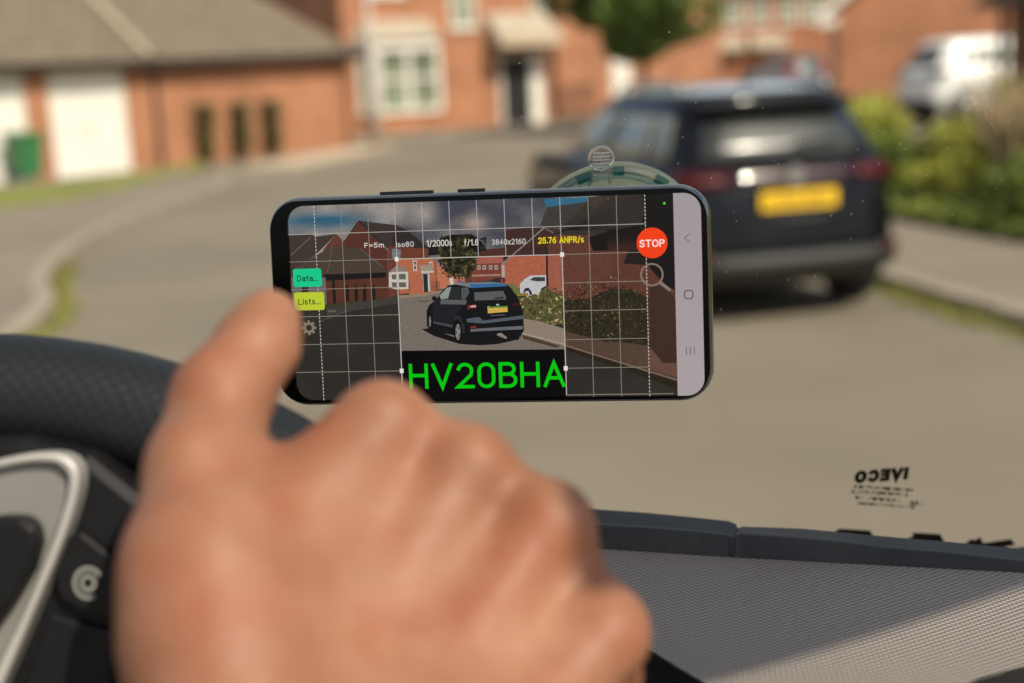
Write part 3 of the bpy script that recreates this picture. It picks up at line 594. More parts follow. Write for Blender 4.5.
build_car(ca+Vector((.88*math.cos(cy_), .88*math.sin(cy_), 0)), cy_, 'dark navy compact SUV with yellow rear plate parked by the right kerb', 'paintblue', 'roofsheen', SUV, plate='HV20 BHA').scale = (1.0, 1.0, 1.0)
HB = [(a, b, c*1.03, d) for a, b, c, d in SUV]
build_car((7.95, 27.8, .30), math.radians(-78), 'white hatchback parked in front of the orange brick gable building', 'paintwhite', 'paintwhite', HB, detail=False)
dc = build_car((11.2, 52, .1), math.radians(12), 'distant dark car with red tail light beyond the SUV roof', 'paintgrey', 'paintgrey', SUV, detail=False)
for c_ in dc.children_recursive:
    if c_.name.startswith(('tail_light', 'lens')): c_.data.materials[0] = M['redbright']

# ---------------------------------------------------------------- the van the photo is taken from
M['dashpad'] = mat('dash_pad_plastic', (.023, .026, .029), .5, spec=.35, var=.15, scale=300, bump=.5, bscale=1500)
M['rimleather'] = mat('wheel_leather', (.014, .017, .020), .42, var=.1, scale=200, bump=.4, bscale=900)
M['blackgloss'] = mat('black_plastic', (.010, .010, .011), .35, spec=.15, var=.1, scale=100)
M['blackmatt'] = mat('black_dash', (.012, .012, .012), .8, spec=.15, var=.2, scale=60)
M['spoke'] = mat('satin_trim', (.50, .49, .46), .45, metal=.4, var=.04, scale=60)
M['spokein'] = mat('grey_trim', (.22, .215, .20), .5, metal=.2, var=.05, scale=60)
M['iconw'] = mat('icon_paint', (.28, .28, .26), .5, var=.05, scale=80)
M['frit'] = mat('black_frit', (.006, .006, .006), .6, spec=.15, var=.05, scale=80)
M['shadepanel'] = mat('grey_shade_panel', (.30, .28, .26), .9, var=.05, scale=30)  # for the added shade panel above the dashboard
def perforate(m, sc, amp, dark):
    n = m.node_tree.nodes; l = m.node_tree.links; b = n['Principled BSDF']; uv = n.new('ShaderNodeUVMap')
    mp = n.new('ShaderNodeMapping'); mp.inputs['Rotation'].default_value = (0, 0, math.radians(45)); mp.inputs['Scale'].default_value = (sc, sc, sc); l.new(uv.outputs[0], mp.inputs[0])
    vo = n.new('ShaderNodeTexVoronoi'); vo.inputs['Randomness'].default_value = 0; vo.inputs['Scale'].default_value = 1; l.new(mp.outputs[0], vo.inputs['Vector'])
    mr = n.new('ShaderNodeMapRange'); mr.inputs['From Min'].default_value = .28; mr.inputs['From Max'].default_value = .56; mr.inputs['To Min'].default_value = 1; mr.inputs['To Max'].default_value = 0; l.new(vo.outputs['Distance'], mr.inputs[0])
    cm = n.new('ShaderNodeMix'); cm.data_type = 'RGBA'; bc = b.inputs['Base Color'].default_value[:]
    cm.inputs[6].default_value = tuple(v*dark for v in bc[:3])+(1,); cm.inputs[7].default_value = bc
    l.new(mr.outputs[0], cm.inputs[0]); l.new(cm.outputs[2], b.inputs['Base Color'])
    bp = n.new('ShaderNodeBump'); bp.inputs['Strength'].default_value = amp; bp.inputs['Distance'].default_value = .0008; l.new(mr.outputs[0], bp.inputs['Height']); l.new(bp.outputs[0], b.inputs['Normal'])
M['dashtex'] = mat('dimpled_dash', (.36, .315, .275), .5); perforate(M['dashtex'], 1/.0024, .8, .45)  # gaps between dimples darkened in the colour, painted-in occlusion
M['rimperf'] = mat('perforated_leather', (.013, .016, .019), .50, spec=.3); perforate(M['rimperf'], 1/.0034, .15, .75)
# windscreen plane
wA = pt(900, 541, .655); wn_ = Vector((0, -math.cos(math.radians(26)), math.sin(math.radians(26))*-1)).normalized()
wn_ = Vector((.08, -.93, -.34)).normalized()   # inner face normal (towards the driver, leaning back)
def wpt(x, y, off=0.):
    d = ray(x, y); t_ = (wA-CAM).dot(wn_)/d.dot(wn_); return CAM+d*t_+wn_*off
wex = Vector((0, 0, 1)).cross(wn_).normalized()*-1; wex = wex if wex.x > 0 else -wex; wey = wn_.cross(wex); wey = wey if wey.z > 0 else -wey
van = empty('van', (0, .3, 0), 0, 'interior of the van the photo is taken from, grey dashboard and black steering wheel', 'van')
bpy.context.view_layer.update()
def vb(mb, name, m, parent=van, **k):
    """build a mesh given in world coordinates as a child of the van or one of its parts"""
    mb.v = [(v[0]-van.location.x, v[1]-van.location.y, v[2]-van.location.z) for v in [tuple(q) for q in mb.v]]
    return mb.build(name, m, parent, **k)
gm = bpy.data.materials.new('windscreen_glass'); gm.use_nodes = True; n = gm.node_tree.nodes; l = gm.node_tree.links; n.remove(n['Principled BSDF'])
tr = n.new('ShaderNodeBsdfTransparent'); tr.inputs[0].default_value = (.97, .985, .96, 1); gl = n.new('ShaderNodeBsdfGlossy'); gl.inputs['Roughness'].default_value = .02
fz = n.new('ShaderNodeFresnel'); fz.inputs[0].default_value = 1.07; mx = n.new('ShaderNodeMixShader'); l.new(fz.outputs[0], mx.inputs[0]); l.new(tr.outputs[0], mx.inputs[1]); l.new(gl.outputs[0], mx.inputs[2]); l.new(mx.outputs[0], n['Material Output'].inputs[0])
m_ = MB(); base = wA-wey*.06
m_.poly([base-wex*1.05, base+wex*.75, base+wex*.62+wey*.74, base-wex*.92+wey*.74]); ws = vb(m_, 'windscreen', gm)
# maker's mark, seen mirrored from inside, and frit marks
def wloc(p): v = p-wA; return v.dot(wex), v.dot(wey)
def wl(x, z, off=.0015): return wA+wex*x+wey*z+wn_*off
x0, z1 = wloc(wpt(853, 468.5)); x1, z0 = wloc(wpt(907, 478.5)); m_ = MB()
vs_, fs_ = stroke_text('IVECO', lambda x, z, k: wl(x, z, .0015+k*4e-6), (x0+.0002, x1, z0+.0003, z1), .44, .46, True); m_.add(vs_, fs_)
r = random.Random(11)
for (xa, ya, xb, hh) in ((852, 483, 912, 3.2), (851, 488, 905, 3.2), (854, 494, 898, 3.6), (857, 500, 912, 2.6), (908, 495, 921, 5)):
    x = xa
    while x < xb:
        w_ = r.uniform(1.2, 2.4)
        if r.random() < .97:
            a_ = wloc(wpt(x, ya+(x-853)*.07)); b_ = wloc(wpt(x+w_, ya+hh*r.uniform(.6, 1)+(x-853)*.07)); s_ = r.choice((0, 1, 2))
            k_ = .00030
            if s_ == 0: m_.add([wl(a_[0], a_[1]), wl(a_[0]+k_, a_[1]), wl(a_[0]+k_, b_[1]), wl(a_[0], b_[1])], [(0, 1, 2, 3)]); m_.add([wl(a_[0], a_[1]), wl(b_[0], a_[1]), wl(b_[0], a_[1]-k_), wl(a_[0], a_[1]-k_)], [(0, 1, 2, 3)])
            elif s_ == 1: m_.add([wl(a_[0], b_[1]), wl(b_[0], b_[1]), wl(b_[0], b_[1]+k_), wl(a_[0], b_[1]+k_)], [(0, 1, 2, 3)]); m_.add([wl(b_[0]-k_, a_[1]), wl(b_[0], a_[1]), wl(b_[0], b_[1]), wl(b_[0]-k_, b_[1])], [(0, 1, 2, 3)])
            else: m_.add([wl(a_[0], a_[1]), wl(b_[0], a_[1]), wl(b_[0], b_[1]), wl(a_[0], b_[1])], [(0, 1, 2, 3)])
        x += w_+r.uniform(.2, .5)+(2 if r.random() < .1 else 0)
vb(m_, 'glass_mark', M['frit'], ws, recalc=False)
fl = [[(830, 533), (838, 526.5), (869, 528.5), (876, 540), (860, 541), (830, 536)], [(902, 538), (912, 534), (911, 530.5), (939, 532), (944, 541), (944, 546), (905, 541)],
      [(962, 543), (970, 537), (974, 538), (979, 535), (982, 541), (1010, 537), (1014, 543), (1000, 546), (1000, 549), (962, 548)], [(1012, 546), (1040, 543), (1040, 556), (1012, 550)]]
m_ = MB()
for p in fl: m_.poly([wpt(x, y, .0015) for x, y in p])
vb(m_, 'frit_marks', M['frit'], ws, recalc=False)
m_ = MB()
for i in range(170):
    x, y = r.uniform(380, 1010), r.triangular(5, 460, 150); q = r.uniform(.00012, .00032)*(1.6 if r.random() < .06 else 1); c = wpt(x, y, .001)
    m_.poly([c+wex*q*math.cos(a*1.05)+wey*q*math.sin(a*1.05) for a in range(6)])
dm = mat('dust', (.8, .78, .72), .9, var=.1, scale=50); d_ = vb(m_, 'dust_specks', dm, ws, recalc=False); d_['kind'] = 'stuff'
# dashboard
def strip_piece(pts_top, name, front_drop=.0):
    """pts: list of (px, py_top, py_edge, py_bottom, depth)"""
    mb = MB(); n_ = len(pts_top); rows = []
    for (x, a, b, c, d) in pts_top:
        rows.append([pt(x, a+6, d+.05), pt(x, a+.3, d+.022), pt(x, a, d+.016), pt(x, b-2, d+.004), pt(x, b, d+.001), pt(x, b+2, d), pt(x, c, d-.002), pt(x, c+30, d-.001)])
    k = len(rows[0]); mb.v = [p for rw in rows for p in rw]
    for i in range(n_-1):
        for j in range(k-1): mb.f.append((i*k+j, (i+1)*k+j, (i+1)*k+j+1, i*k+j+1)); mb.mi.append(0)
    mb.f.append(tuple(range(k))); mb.mi.append(0); mb.f.append(tuple(range((n_-1)*k, n_*k))); mb.mi.append(0)
    return vb(mb, name, M['dashpad'], smooth=False)
A_ = [(-400, 500, 516, 540, .585), (0, 498, 515, 541, .582), (300, 499, 517, 544, .578), (500, 503, 522, 548, .575), (585, 508.5, 524, 552, .575), (650, 513, 528, 556, .573), (700, 518, 532, 559, .572), (728, 521, 535, 560.5, .571), (736, 524, 538, 561, .570), (739, 531, 542, 562, .570)]
B_ = [(733, 535, 542, 562, .571), (736, 529.5, 536, 562, .570), (742, 526.5, 534, 561, .570), (800, 528.5, 538, 564, .566), (850, 533, 543, 566, .564), (880, 536, 547, 568, .562), (950, 542, 553, 572, .556), (1024, 549, 561, 577, .55), (1120, 556, 570, 584, .54), (1300, 575, 590, 602, .52)]
strip_piece(A_, 'dashboard_pad'); strip_piece(B_, 'dashboard_pad')
# dimpled top panel with its near edge rolling into black
mb = MB(); cols = []
xs = [-400, 0, 300, 520, 560, 600, 640, 680, 720, 760, 820, 880, 940, 980, 1024, 1080, 1180, 1320]
ytop = lambda x: np.interp(x, [-400, 0, 300, 500, 600, 740, 1024, 1320], [537, 538, 541, 544, 549, 558, 573, 596])
ybot = lambda x: np.interp(x, [-400, 520, 600, 640, 660, 700, 760, 820, 900, 950, 985, 1024, 1100, 1320], [590, 600, 628, 645, 656, 684, 712, 726, 716, 695, 677, 668, 660, 655])
for x in xs:
    col_ = []
    for j in range(9):
        t_ = j/8; y = ytop(x)+(ybot(x)-ytop(x))*t_; d = np.interp(x, [500, 740, 1024, 1320], [.572, .568, .548, .515])-.002-(y-ytop(x))*.00105+.010*(t_**4)*0
        col_.append(pt(x, float(y), float(d)))
    cols.append(col_)
uvs = []
for i, c in enumerate(cols):
    for j, p in enumerate(c): mb.v.append(tuple(p))
for i in range(len(cols)-1):
    for j in range(8): mb.f.append((i*9+j, (i+1)*9+j, (i+1)*9+j+1, i*9+j+1)); mb.mi.append(0)
vw = [Vector(v) for v in mb.v]
dt = vb(mb, 'dimpled_panel', M['dashtex'], smooth=True)
uv = dt.data.uv_layers.new(name='UVMap')
e1 = (cols[-4][0]-cols[4][0]).normalized(); e2 = (cols[9][8]-cols[9][0]); e2 = (e2-e1*e2.dot(e1)).normalized()
for lp_ in dt.data.loops: p = vw[lp_.vertex_index]; uv.data[lp_.index].uv = ((p-vw[0]).dot(e1), (p-vw[0]).dot(e2))
mb = MB()
for i, x in enumerate(xs):
    p = cols[i][8]; q0 = p-cU*.001; mb.v += [tuple(p+cf*.0005+cU*.0004), tuple(p-cU*.012-cf*.004), tuple(p-cU*.10-cf*.06), tuple(p-cU*.5-cf*.12)]
for i in range(len(xs)-1):
    for j in range(3): mb.f.append((i*4+j, (i+1)*4+j, (i+1)*4+j+1, i*4+j+1)); mb.mi.append(0)
vb(mb, 'dashboard', M['blackmatt'], smooth=True)
# steering wheel
ang = math.radians(25); wex2 = cR; wey2 = (cU*math.cos(ang)+cf*math.sin(ang)).normalized(); wnz = wex2.cross(wey2)   # towards the driver
RW = .172; top = pt(-25, 393, .405); wc = top-wey2*RW
sw = MB(); SEG, TS = 96, 20; tr_ = .0172
for i in range(SEG):
    a = 2*math.pi*i/SEG; c = wc+wex2*RW*math.cos(a)+wey2*RW*math.sin(a); o_ = (c-wc).normalized()
    for k in range(TS): b_ = 2*math.pi*k/TS; sw.v.append(tuple(c+o_*tr_*math.cos(b_)+wnz*tr_*1.05*math.sin(b_)))
for i in range(SEG):
    for k in range(TS): sw.f.append((i*TS+k, ((i+1) % SEG)*TS+k, ((i+1) % SEG)*TS+(k+1) % TS, i*TS+(k+1) % TS)); sw.mi.append(0)
swo = vb(sw, 'steering_wheel', M['rimperf'], smooth=True)
uv = swo.data.uv_layers.new(name='UVMap')
for pi_, p in enumerate(swo.data.polygons):
    i, k = divmod(pi_, TS)
    for li in p.loop_indices:
        vi = swo.data.loops[li].vertex_index; a, b_ = divmod(vi, TS)
        if a == 0 and i == SEG-1: a = SEG
        if b_ == 0 and k == TS-1: b_ = TS
        uv.data[li].uv = (a/SEG*2*math.pi*RW, b_/TS*2*math.pi*tr_)
def pxprism(name, pts, d, th, m, parent, bevel=0, smoothn=0):
    if smoothn: pts = smooth_line(pts, smoothn)
    m_ = MB(); m_.prism([pt(x, y, d) for x, y in pts], cf*th); return vb(m_, name, m, parent, bevel=bevel)
pxprism('hub_cover', [(-260, 470), (-60, 440), (20, 436), (90, 452), (150, 500), (160, 560), (150, 600), (170, 760), (60, 1200), (-200, 1300)], .378, .03, M['blackgloss'], swo, .004)
# satin trim: a swept band round the spoke
def band(name, outer, inner, d, th, m, bevel):
    o_ = smooth_line(outer, 6); i_ = smooth_line(inner, 6); mb = MB(); n_ = len(o_)
    for k in range(n_-1):
        mb.prism([pt(*o_[k], d), pt(*o_[k+1], d), pt(*i_[k+1], d), pt(*i_[k], d)], cf*th)
    bm = bmesh.new(); me = mb.mesh('x'); bm.from_mesh(me); bmesh.ops.remove_doubles(bm, verts=bm.verts, dist=1e-5)
    dup = [f for f in bm.faces if all(len(e.link_faces) > 2 for e in f.edges if True) and False]
    bm.to_mesh(me); bm.free(); mb2 = MB(); mb2.v = [tuple(v.co) for v in me.vertices]; mb2.f = [tuple(p.vertices) for p in me.polygons]
    from collections import Counter
    cnt = Counter(frozenset(f) for f in mb2.f); mb2.f = [f for f in mb2.f if cnt[frozenset(f)] == 1]; mb2.mi = [0]*len(mb2.f)
    return vb(mb2, name, m, swo, bevel=bevel)
band('spoke_trim', [(-120, 500), (-40, 471), (10, 457), (50, 453), (72, 461), (79, 480), (72, 515), (55, 560), (28, 625), (0, 690), (-40, 780)],
     [(-120, 508), (-40, 480), (8, 466), (45, 462), (62, 468), (68, 482), (62, 512), (46, 556), (20, 618), (-10, 682), (-50, 775)], .370, .012, M['spoke'], .0012)
pxprism('spoke_panel', [(-120, 508), (-40, 480), (8, 466), (45, 462), (62, 468), (68, 482), (62, 512), (46, 556), (20, 618), (-10, 682), (-50, 775), (-120, 700)], .3735, .008, M['spokein'], swo, 0)
pxprism('horn_pad', [(-160, 540), (-60, 524), (0, 517), (22, 517), (34, 526), (37, 545), (30, 572), (14, 600), (-8, 630), (-60, 700), (-160, 720)], .3665, .012, M['blackgloss'], swo, .002)
pxprism('button', [(62, 540), (80, 530), (112, 556), (120, 575), (116, 622), (92, 618), (58, 600), (52, 575)], .3745, .008, M['blackgloss'], swo, .0012)
pxprism('button', [(48, 612), (90, 626), (116, 632), (112, 720), (10, 720)], .3745, .008, M['blackgloss'], swo, .0012)
m_ = MB(); d_i = .3738
for (r0_, r1_, a0, a1) in ((12, 15, 30, 300), (5, 8, 0, 360)):
    for k in range(24):
        aa = math.radians(a0+(a1-a0)*k/24); ab = math.radians(a0+(a1-a0)*(k+1)/24)
        m_.poly([pt(88+r0_*math.cos(aa), 583-r0_*math.sin(aa)*1.1, d_i), pt(88+r1_*math.cos(aa), 583-r1_*math.sin(aa)*1.1, d_i), pt(88+r1_*math.cos(ab), 583-r1_*math.sin(ab)*1.1, d_i), pt(88+r0_*math.cos(ab), 583-r0_*math.sin(ab)*1.1, d_i)])
vb(m_, 'icon', M['iconw'], swo, recalc=False)
m_ = MB(); m_.prism([wc-wex2*.05-wey2*.05, wc+wex2*.05-wey2*.05, wc+wex2*.05+wey2*.05, wc-wex2*.05+wey2*.05], -wnz*.25); vb(m_, 'column', M['blackgloss'], swo)
# unseen panel added to shade the far dashboard, cut to leave the hand sunlit
P1 = pt(741, 677, .445); P2 = pt(1024, 587, .53); ZR = 2.19
q1 = P1+SUN*((ZR-P1.z)/SUN.z); q2 = P2+SUN*((ZR-P2.z)/SUN.z); dq = (q2-q1); dq.z = 0; dq.normalize(); SHADE_EDGE = (q1, q2)
pv = Vector((-dq.y, dq.x, 0)); pv = pv if pv.y > 0 else -pv
c2_ = q1+dq*.42; k_ = (.285-q1.x)/dq.x; c0_ = q1+dq*k_; m_ = MB()
m_.prism([c0_, c2_, c2_+pv*.26, Vector((-.9, .36, ZR)), Vector((-.9, .075, ZR)), Vector((.285, .075, ZR))], (0, 0, .03)); vb(m_, 'shade_panel', M['shadepanel'])

# ---------------------------------------------------------------- smartphone
PW, PH = .160, .07654*1.0
Mp = Matrix(((.98773, .15553, .01409), (-.15616, .98459, .07871), (-.00163, -.07994, .9968)))
pc = CAM+Vector((-.00812, .50333, -.08159)); pX = Mp.col[0].normalized(); pY = Mp.col[1].normalized(); pZ = Mp.col[2].normalized()
ph = empty('smartphone', pc, 0, 'black smartphone in landscape on the windscreen, screen reading HV20BHA', 'smartphone')
ph.rotation_euler = Matrix((pX, pY, pZ)).transposed().to_euler()
PHH = .0784
def sl_(x, y):
    """photo point -> phone-plane coordinates (x, z)"""
    d = ray(x, y); t_ = (pc-CAM).dot(pY)/d.dot(pY); v = CAM+d*t_-pc; return v.dot(pX), v.dot(pZ)
tl, tr2, br2, bl2 = [sl_(*q) for q in ((266.5, 198.4), (710, 183), (715, 401), (278, 406.3))]
PW2 = (tr2[0]-tl[0]+br2[0]-bl2[0])/4; PH2 = (tl[1]+tr2[1]-bl2[1]-br2[1])/4
def rrect(x0, x1, z0, z1, r_, n_=8):
    out = []
    for cx, cz, a0 in ((x1-r_, z1-r_, 0), (x0+r_, z1-r_, 90), (x0+r_, z0+r_, 180), (x1-r_, z0+r_, 270)):
        for k in range(n_+1): a = math.radians(a0+90*k/n_); out.append((cx+r_*math.cos(a), cz+r_*math.sin(a)))
    return out
M['phoneframe'] = mat('phone_frame', (.26, .27, .27), .18, metal=1, var=.05, scale=80)
M['phoneblack'] = mat('phone_bezel', (.004, .004, .004), .15, var=.05, scale=80, spec=.12)
M['phoneback'] = mat('phone_back', (.01, .01, .012), .2, var=.05, scale=80)
def loft_rr(secs, nm, m, parent, capa=True, capb=True):
    mb = MB(); k = None
    for (y, ins) in secs:
        R2 = rrect(-PW2+ins, PW2-ins, -PH2+ins, PH2-ins, .0118-ins); k = len(R2); mb.v += [(x, y, z) for x, z in R2]
    for i in range(len(secs)-1):
        for j in range(k): mb.f.append((i*k+j, i*k+(j+1) % k, (i+1)*k+(j+1) % k, (i+1)*k+j)); mb.mi.append(0)
    if capa: mb.f.append(tuple(range(k))); mb.mi.append(0)
    if capb: mb.f.append(tuple(range((len(secs)-1)*k, len(secs)*k))); mb.mi.append(0)
    o = mb.build(nm, m, parent); 
    for p in o.data.polygons: p.use_smooth = len(p.vertices) < 10
    return o
fo = loft_rr([(-.0014, .0014), (-.0009, .0008), (.0004, .0004), (.0014, .0001), (.0024, 0), (.0050, 0), (.0068, .0006), (.0078, .002)], 'frame', M['phoneframe'], ph, False, False)
loft_rr([(.00785, .0021), (.0081, .003)], 'back_cover', M['phoneback'], ph)
sx0 = (sl_(288.3, 235)[0]+sl_(297.0, 375)[0])/2; sx1 = (sl_(701.7, 235)[0]+sl_(704.3, 370)[0])/2
sz1 = (sl_(320, 205.3)[1]+sl_(660, 193.6)[1])/2; sz0 = (sl_(320, 400.0)[1]+sl_(680, 395.0)[1])/2
inner = rrect(sx0, sx1, sz0, sz1, .0062); outer = rrect(-PW2+.0013, PW2-.0013, -PH2+.0013, PH2-.0013, .0105)
mb = MB(); k = len(inner); mb.v = [(x, -.0015, z) for x, z in outer]+[(x, -.00155, z) for x, z in inner]+[(x, 0.0004, z) for x, z in inner]
mb.f = [(j, (j+1) % k, k+(j+1) % k, k+j) for j in range(k)]+[(k+j, k+(j+1) % k, 2*k+(j+1) % k, 2*k+j) for j in range(k)]; mb.mi = [0]*len(mb.f); mb.build('bezel', M['phoneblack'], ph)
for (xa, ya, xb, yb) in ((378, 192, 431, 190), (456, 189, 483, 188)):
    a = sl_(xa, ya)[0]; b_ = sl_(xb, yb)[0]; m_ = MB(); m_.box(a, b_, .0025, .0052, PH2-.0002, PH2+.0009); m_.build('side_button', M['dark'], ph, bevel=.0002)
# screen materials
EM = 2**(-EXPO)
def emat(name, col=None, k=1., noise=0., nscale=900, alpha=None):
    m = bpy.data.materials.new(name); m.use_nodes = True; n = m.node_tree.nodes; l = m.node_tree.links; b = n['Principled BSDF']
    b.inputs['Base Color'].default_value = (.004, .004, .004, 1); b.inputs['Roughness'].default_value = .35; b.inputs['Specular IOR Level'].default_value = .15
    b.inputs['Emission Strength'].default_value = EM*k
    if col is not None: b.inputs['Emission Color'].default_value = (*lin(col), 1)
    else:
        at = n.new('ShaderNodeAttribute'); at.attribute_name = 'Col'; src = at.outputs['Color']
        if noise:
            tc = n.new('ShaderNodeTexCoord'); t = n.new('ShaderNodeTexNoise'); t.inputs['Scale'].default_value = nscale; t.inputs['Detail'].default_value = 3; l.new(tc.outputs['Object'], t.inputs['Vector'])
            mr = n.new('ShaderNodeMapRange'); mr.inputs['From Min'].default_value = .3; mr.inputs['From Max'].default_value = .7; mr.inputs['To Min'].default_value = 1-noise; mr.inputs['To Max'].default_value = 1+noise; l.new(t.outputs[0], mr.inputs[0])
            mx = n.new('ShaderNodeMix'); mx.data_type = 'RGBA'; mx.blend_type = 'MULTIPLY'; mx.inputs[0].default_value = 1; l.new(src, mx.inputs[6]); l.new(mr.outputs[0], mx.inputs[7]); src = mx.outputs[2]
        l.new(src, b.inputs['Emission Color'])
    if alpha is not None: b.inputs['Alpha'].default_value = alpha
    return m
M['pic'] = emat('screen_picture', k=.80, noise=.14, nscale=1400)
LY = [0]
def layer(): LY[0] += 1; return -6e-6*LY[0]
class Pic:
    def __init__(s): s.v = []; s.f = []; s.c = []
    def P(s, pts, col, y=None, zoom=None):
        y = layer() if y is None else y; n_ = len(s.v)
        q = [sl_(*p) for p in pts]; s.v += [(a, y, b) for a, b in q]; s.f.append(tuple(range(n_, n_+len(pts)))); s.c.append([lin(col)]*len(pts)); return y
    def grid(s, x0, x1, z0, z1, nx, nz, fn, y=None):
        """fn(u,v) -> sRGB 0-255; in phone coords"""
        y = layer() if y is None else y; n_ = len(s.v); C_ = []
        for j in range(nz+1):
            for i in range(nx+1): s.v.append((x0+(x1-x0)*i/nx, y, z0+(z1-z0)*j/nz)); C_.append(lin(fn(i/nx, j/nz)))
        for j in range(nz):
            for i in range(nx):
                a = j*(nx+1)+i; f_ = (a, a+1, a+nx+2, a+nx+1); s.f.append(tuple(n_+q for q in f_)); s.c.append([C_[q] for q in f_])
    def line(s, p, q, w, col, y=None):
        a = Vector(p); b_ = Vector(q); d = (b_-a).normalized(); n_ = Vector((-d.y, d.x))*w/2
        return s.P([tuple(a+n_), tuple(b_+n_), tuple(b_-n_), tuple(a-n_)], col, y)
    def build(s, name, m, parent):
        me = bpy.data.meshes.new(name); me.from_pydata(s.v, [], s.f); at = me.color_attributes.new('Col', 'FLOAT_COLOR', 'CORNER')
        fl_ = []
        for c in s.c:
            for q in c:
                g_ = .3*q[0]+.59*q[1]+.11*q[2]; fl_ += [q[0]*.86+g_*.14, q[1]*.86+g_*.14, q[2]*.86+g_*.15, 1]
        at.data.foreach_set('color', fl_); o = link(name, me, m, parent); return o
def Z(ox, oy): return lambda X, Y: (ox+X*.1171875, oy+Y*.1171875)
A, Bz, Cz, Dz, Ez, Fz, Gz, Hz, Iz, Jz, Kz, Lz = Z(280, 190), Z(390, 190), Z(490, 190), Z(600, 185), Z(280, 260), Z(390, 260), Z(490, 260), Z(600, 260), Z(280, 330), Z(390, 330), Z(490, 330), Z(600, 330)
def vn(x, y, s=0):
    """value noise"""
    xi, yi = math.floor(x), math.floor(y); xf, yf = x-xi, y-yi; xf = xf*xf*(3-2*xf); yf = yf*yf*(3-2*yf)
    h = lambda a, b: (math.sin(a*127.1+b*311.7+s*74.7)*43758.5453) % 1
    return (h(xi, yi)*(1-xf)+h(xi+1, yi)*xf)*(1-yf)+(h(xi, yi+1)*(1-xf)+h(xi+1, yi+1)*xf)*yf
def fbm(x, y, s=0): return .5*vn(x, y, s)+.27*vn(x*2.1, y*2.1, s+1)+.14*vn(x*4.3, y*4.3, s+2)+.09*vn(x*8.7, y*8.7, s+3)
def lerp(a, b, t): t = max(0, min(1, t)); return tuple(a[i]+(b[i]-a[i])*t for i in range(3))
screen = MB(); screen.prism([(x, .00005, z) for x, z in rrect(sx0-.0004, sx1+.0004, sz0-.0004, sz1+.0004, .0064)], (0, .0005, 0)); screen = screen.build('screen', M['phoneblack'], ph)
pic = Pic()
def skyfn(u, v):
    x = 288+u*416; t = fbm(u*9, v*3.2+2, 3); dark = lerp((72, 74, 84), (168, 158, 148), (t-.30)*2.4)
    e1_ = math.exp(-((u-.09)/.10)**2-((v-.86)/.055)**2); e2_ = math.exp(-((u-.80)/.07)**2-((v-.97)/.05)**2)*0
    c = lerp(dark, (42, 100, 130), e1_*1.3+.6*math.exp(-((u-.06)/.09)**2-((v-.90)/.05)**2)*0)
    c = lerp(c, (184, 158, 142), math.exp(-((u-.49)/.035)**2-((v-.80)/.07)**2))
    c = lerp(c, (118, 122, 128), .6*math.exp(-((u-.03)/.06)**2-((v-.80)/.05)**2)); return c
pic.grid(sx0-.0003, sx1-.008, sz0+(sz1-sz0)*.4, sz1+.0003, 90, 34, skyfn)
pic.P([Cz(455, 78), Cz(860, 60), Cz(850, 110), Cz(485, 150), Cz(470, 120)], (38, 112, 146))
road_y = layer()
pic.grid(sx0, sx1-.008, sz0-.0003, sz0+(sz1-sz0)*.56, 60, 24, lambda u, v: lerp((46, 42, 38), (60, 55, 48), fbm(u*14, v*9, 9)), road_y)
# left roofs
pic.P([A(70, 385), A(270, 372), A(300, 400), A(480, 375), A(300, 560), A(90, 700), A(90, 640)], (72, 58, 50))
pic.P([A(480, 375), A(545, 440), A(545, 500), A(360, 520), A(400, 470)], (112, 58, 36))
pic.line(A(90, 560), A(265, 400), .8, (110, 108, 108))
# big house gable + roof
pic.P([A(540, 450), A(670, 262), A(760, 360), A(920, 520), A(920, 720), A(540, 620)], (96, 48, 34))
pic.P([A(670, 262), Bz(60, 300), Bz(130, 330), Bz(340, 500), A(920, 500), A(780, 390)], (66, 52, 48))
pic.line(A(545, 445), A(672, 262), .8, (45, 32, 30)); pic.line(A(672, 262), A(900, 480), .9, (38, 30, 30))
# garage roof and wall
yl = pic.P([A(90, 690), A(440, 480), A(680, 495), A(920, 700), Ez(915, 110), Ez(90, 150)], (82, 68, 56))
y2 = layer()
for k in range(15):
    t_ = k/15; a = lerp((*A(440, 480), 0), (*Ez(95, 130), 0), t_)[:2]; b_ = lerp((*A(680, 495), 0), (*Ez(912, 100), 0), t_)[:2]; pic.line(a, b_, .25, (58, 48, 40), y2)
pic.line(A(445, 480), Ez(405, 110), .7, (108, 96, 82)); pic.line(A(685, 500), Ez(880, 60), .9, (104, 96, 88))
pic.P([Ez(90, 150), Ez(375, 122), Ez(900, 108), Ez(945, 118), Ez(960, 320), Ez(600, 360), Ez(400, 375), Ez(90, 400)], (98, 50, 32))
pic.P([Ez(375, 122), Ez(905, 105), Ez(905, 150), Ez(390, 178)], (30, 24, 22))
pic.P([Ez(90, 150), Ez(390, 150), Ez(400, 380), Ez(100, 400)], (112, 108, 104)); pic.P([Ez(185, 150), Ez(240, 150), Ez(245, 400), Ez(190, 400)], (60, 30, 24))
y2 = layer()
for X in (575, 650, 722, 800): pic.P([Ez(X-12, 350), Ez(X-14, 240), Ez(X, 200), Ez(X+14, 240), Ez(X+16, 350)], (34, 30, 24), y2)
pic.P([Ez(445, 150), Ez(465, 150), Ez(480, 370), Ez(455, 370)], (30, 24, 22), y2)
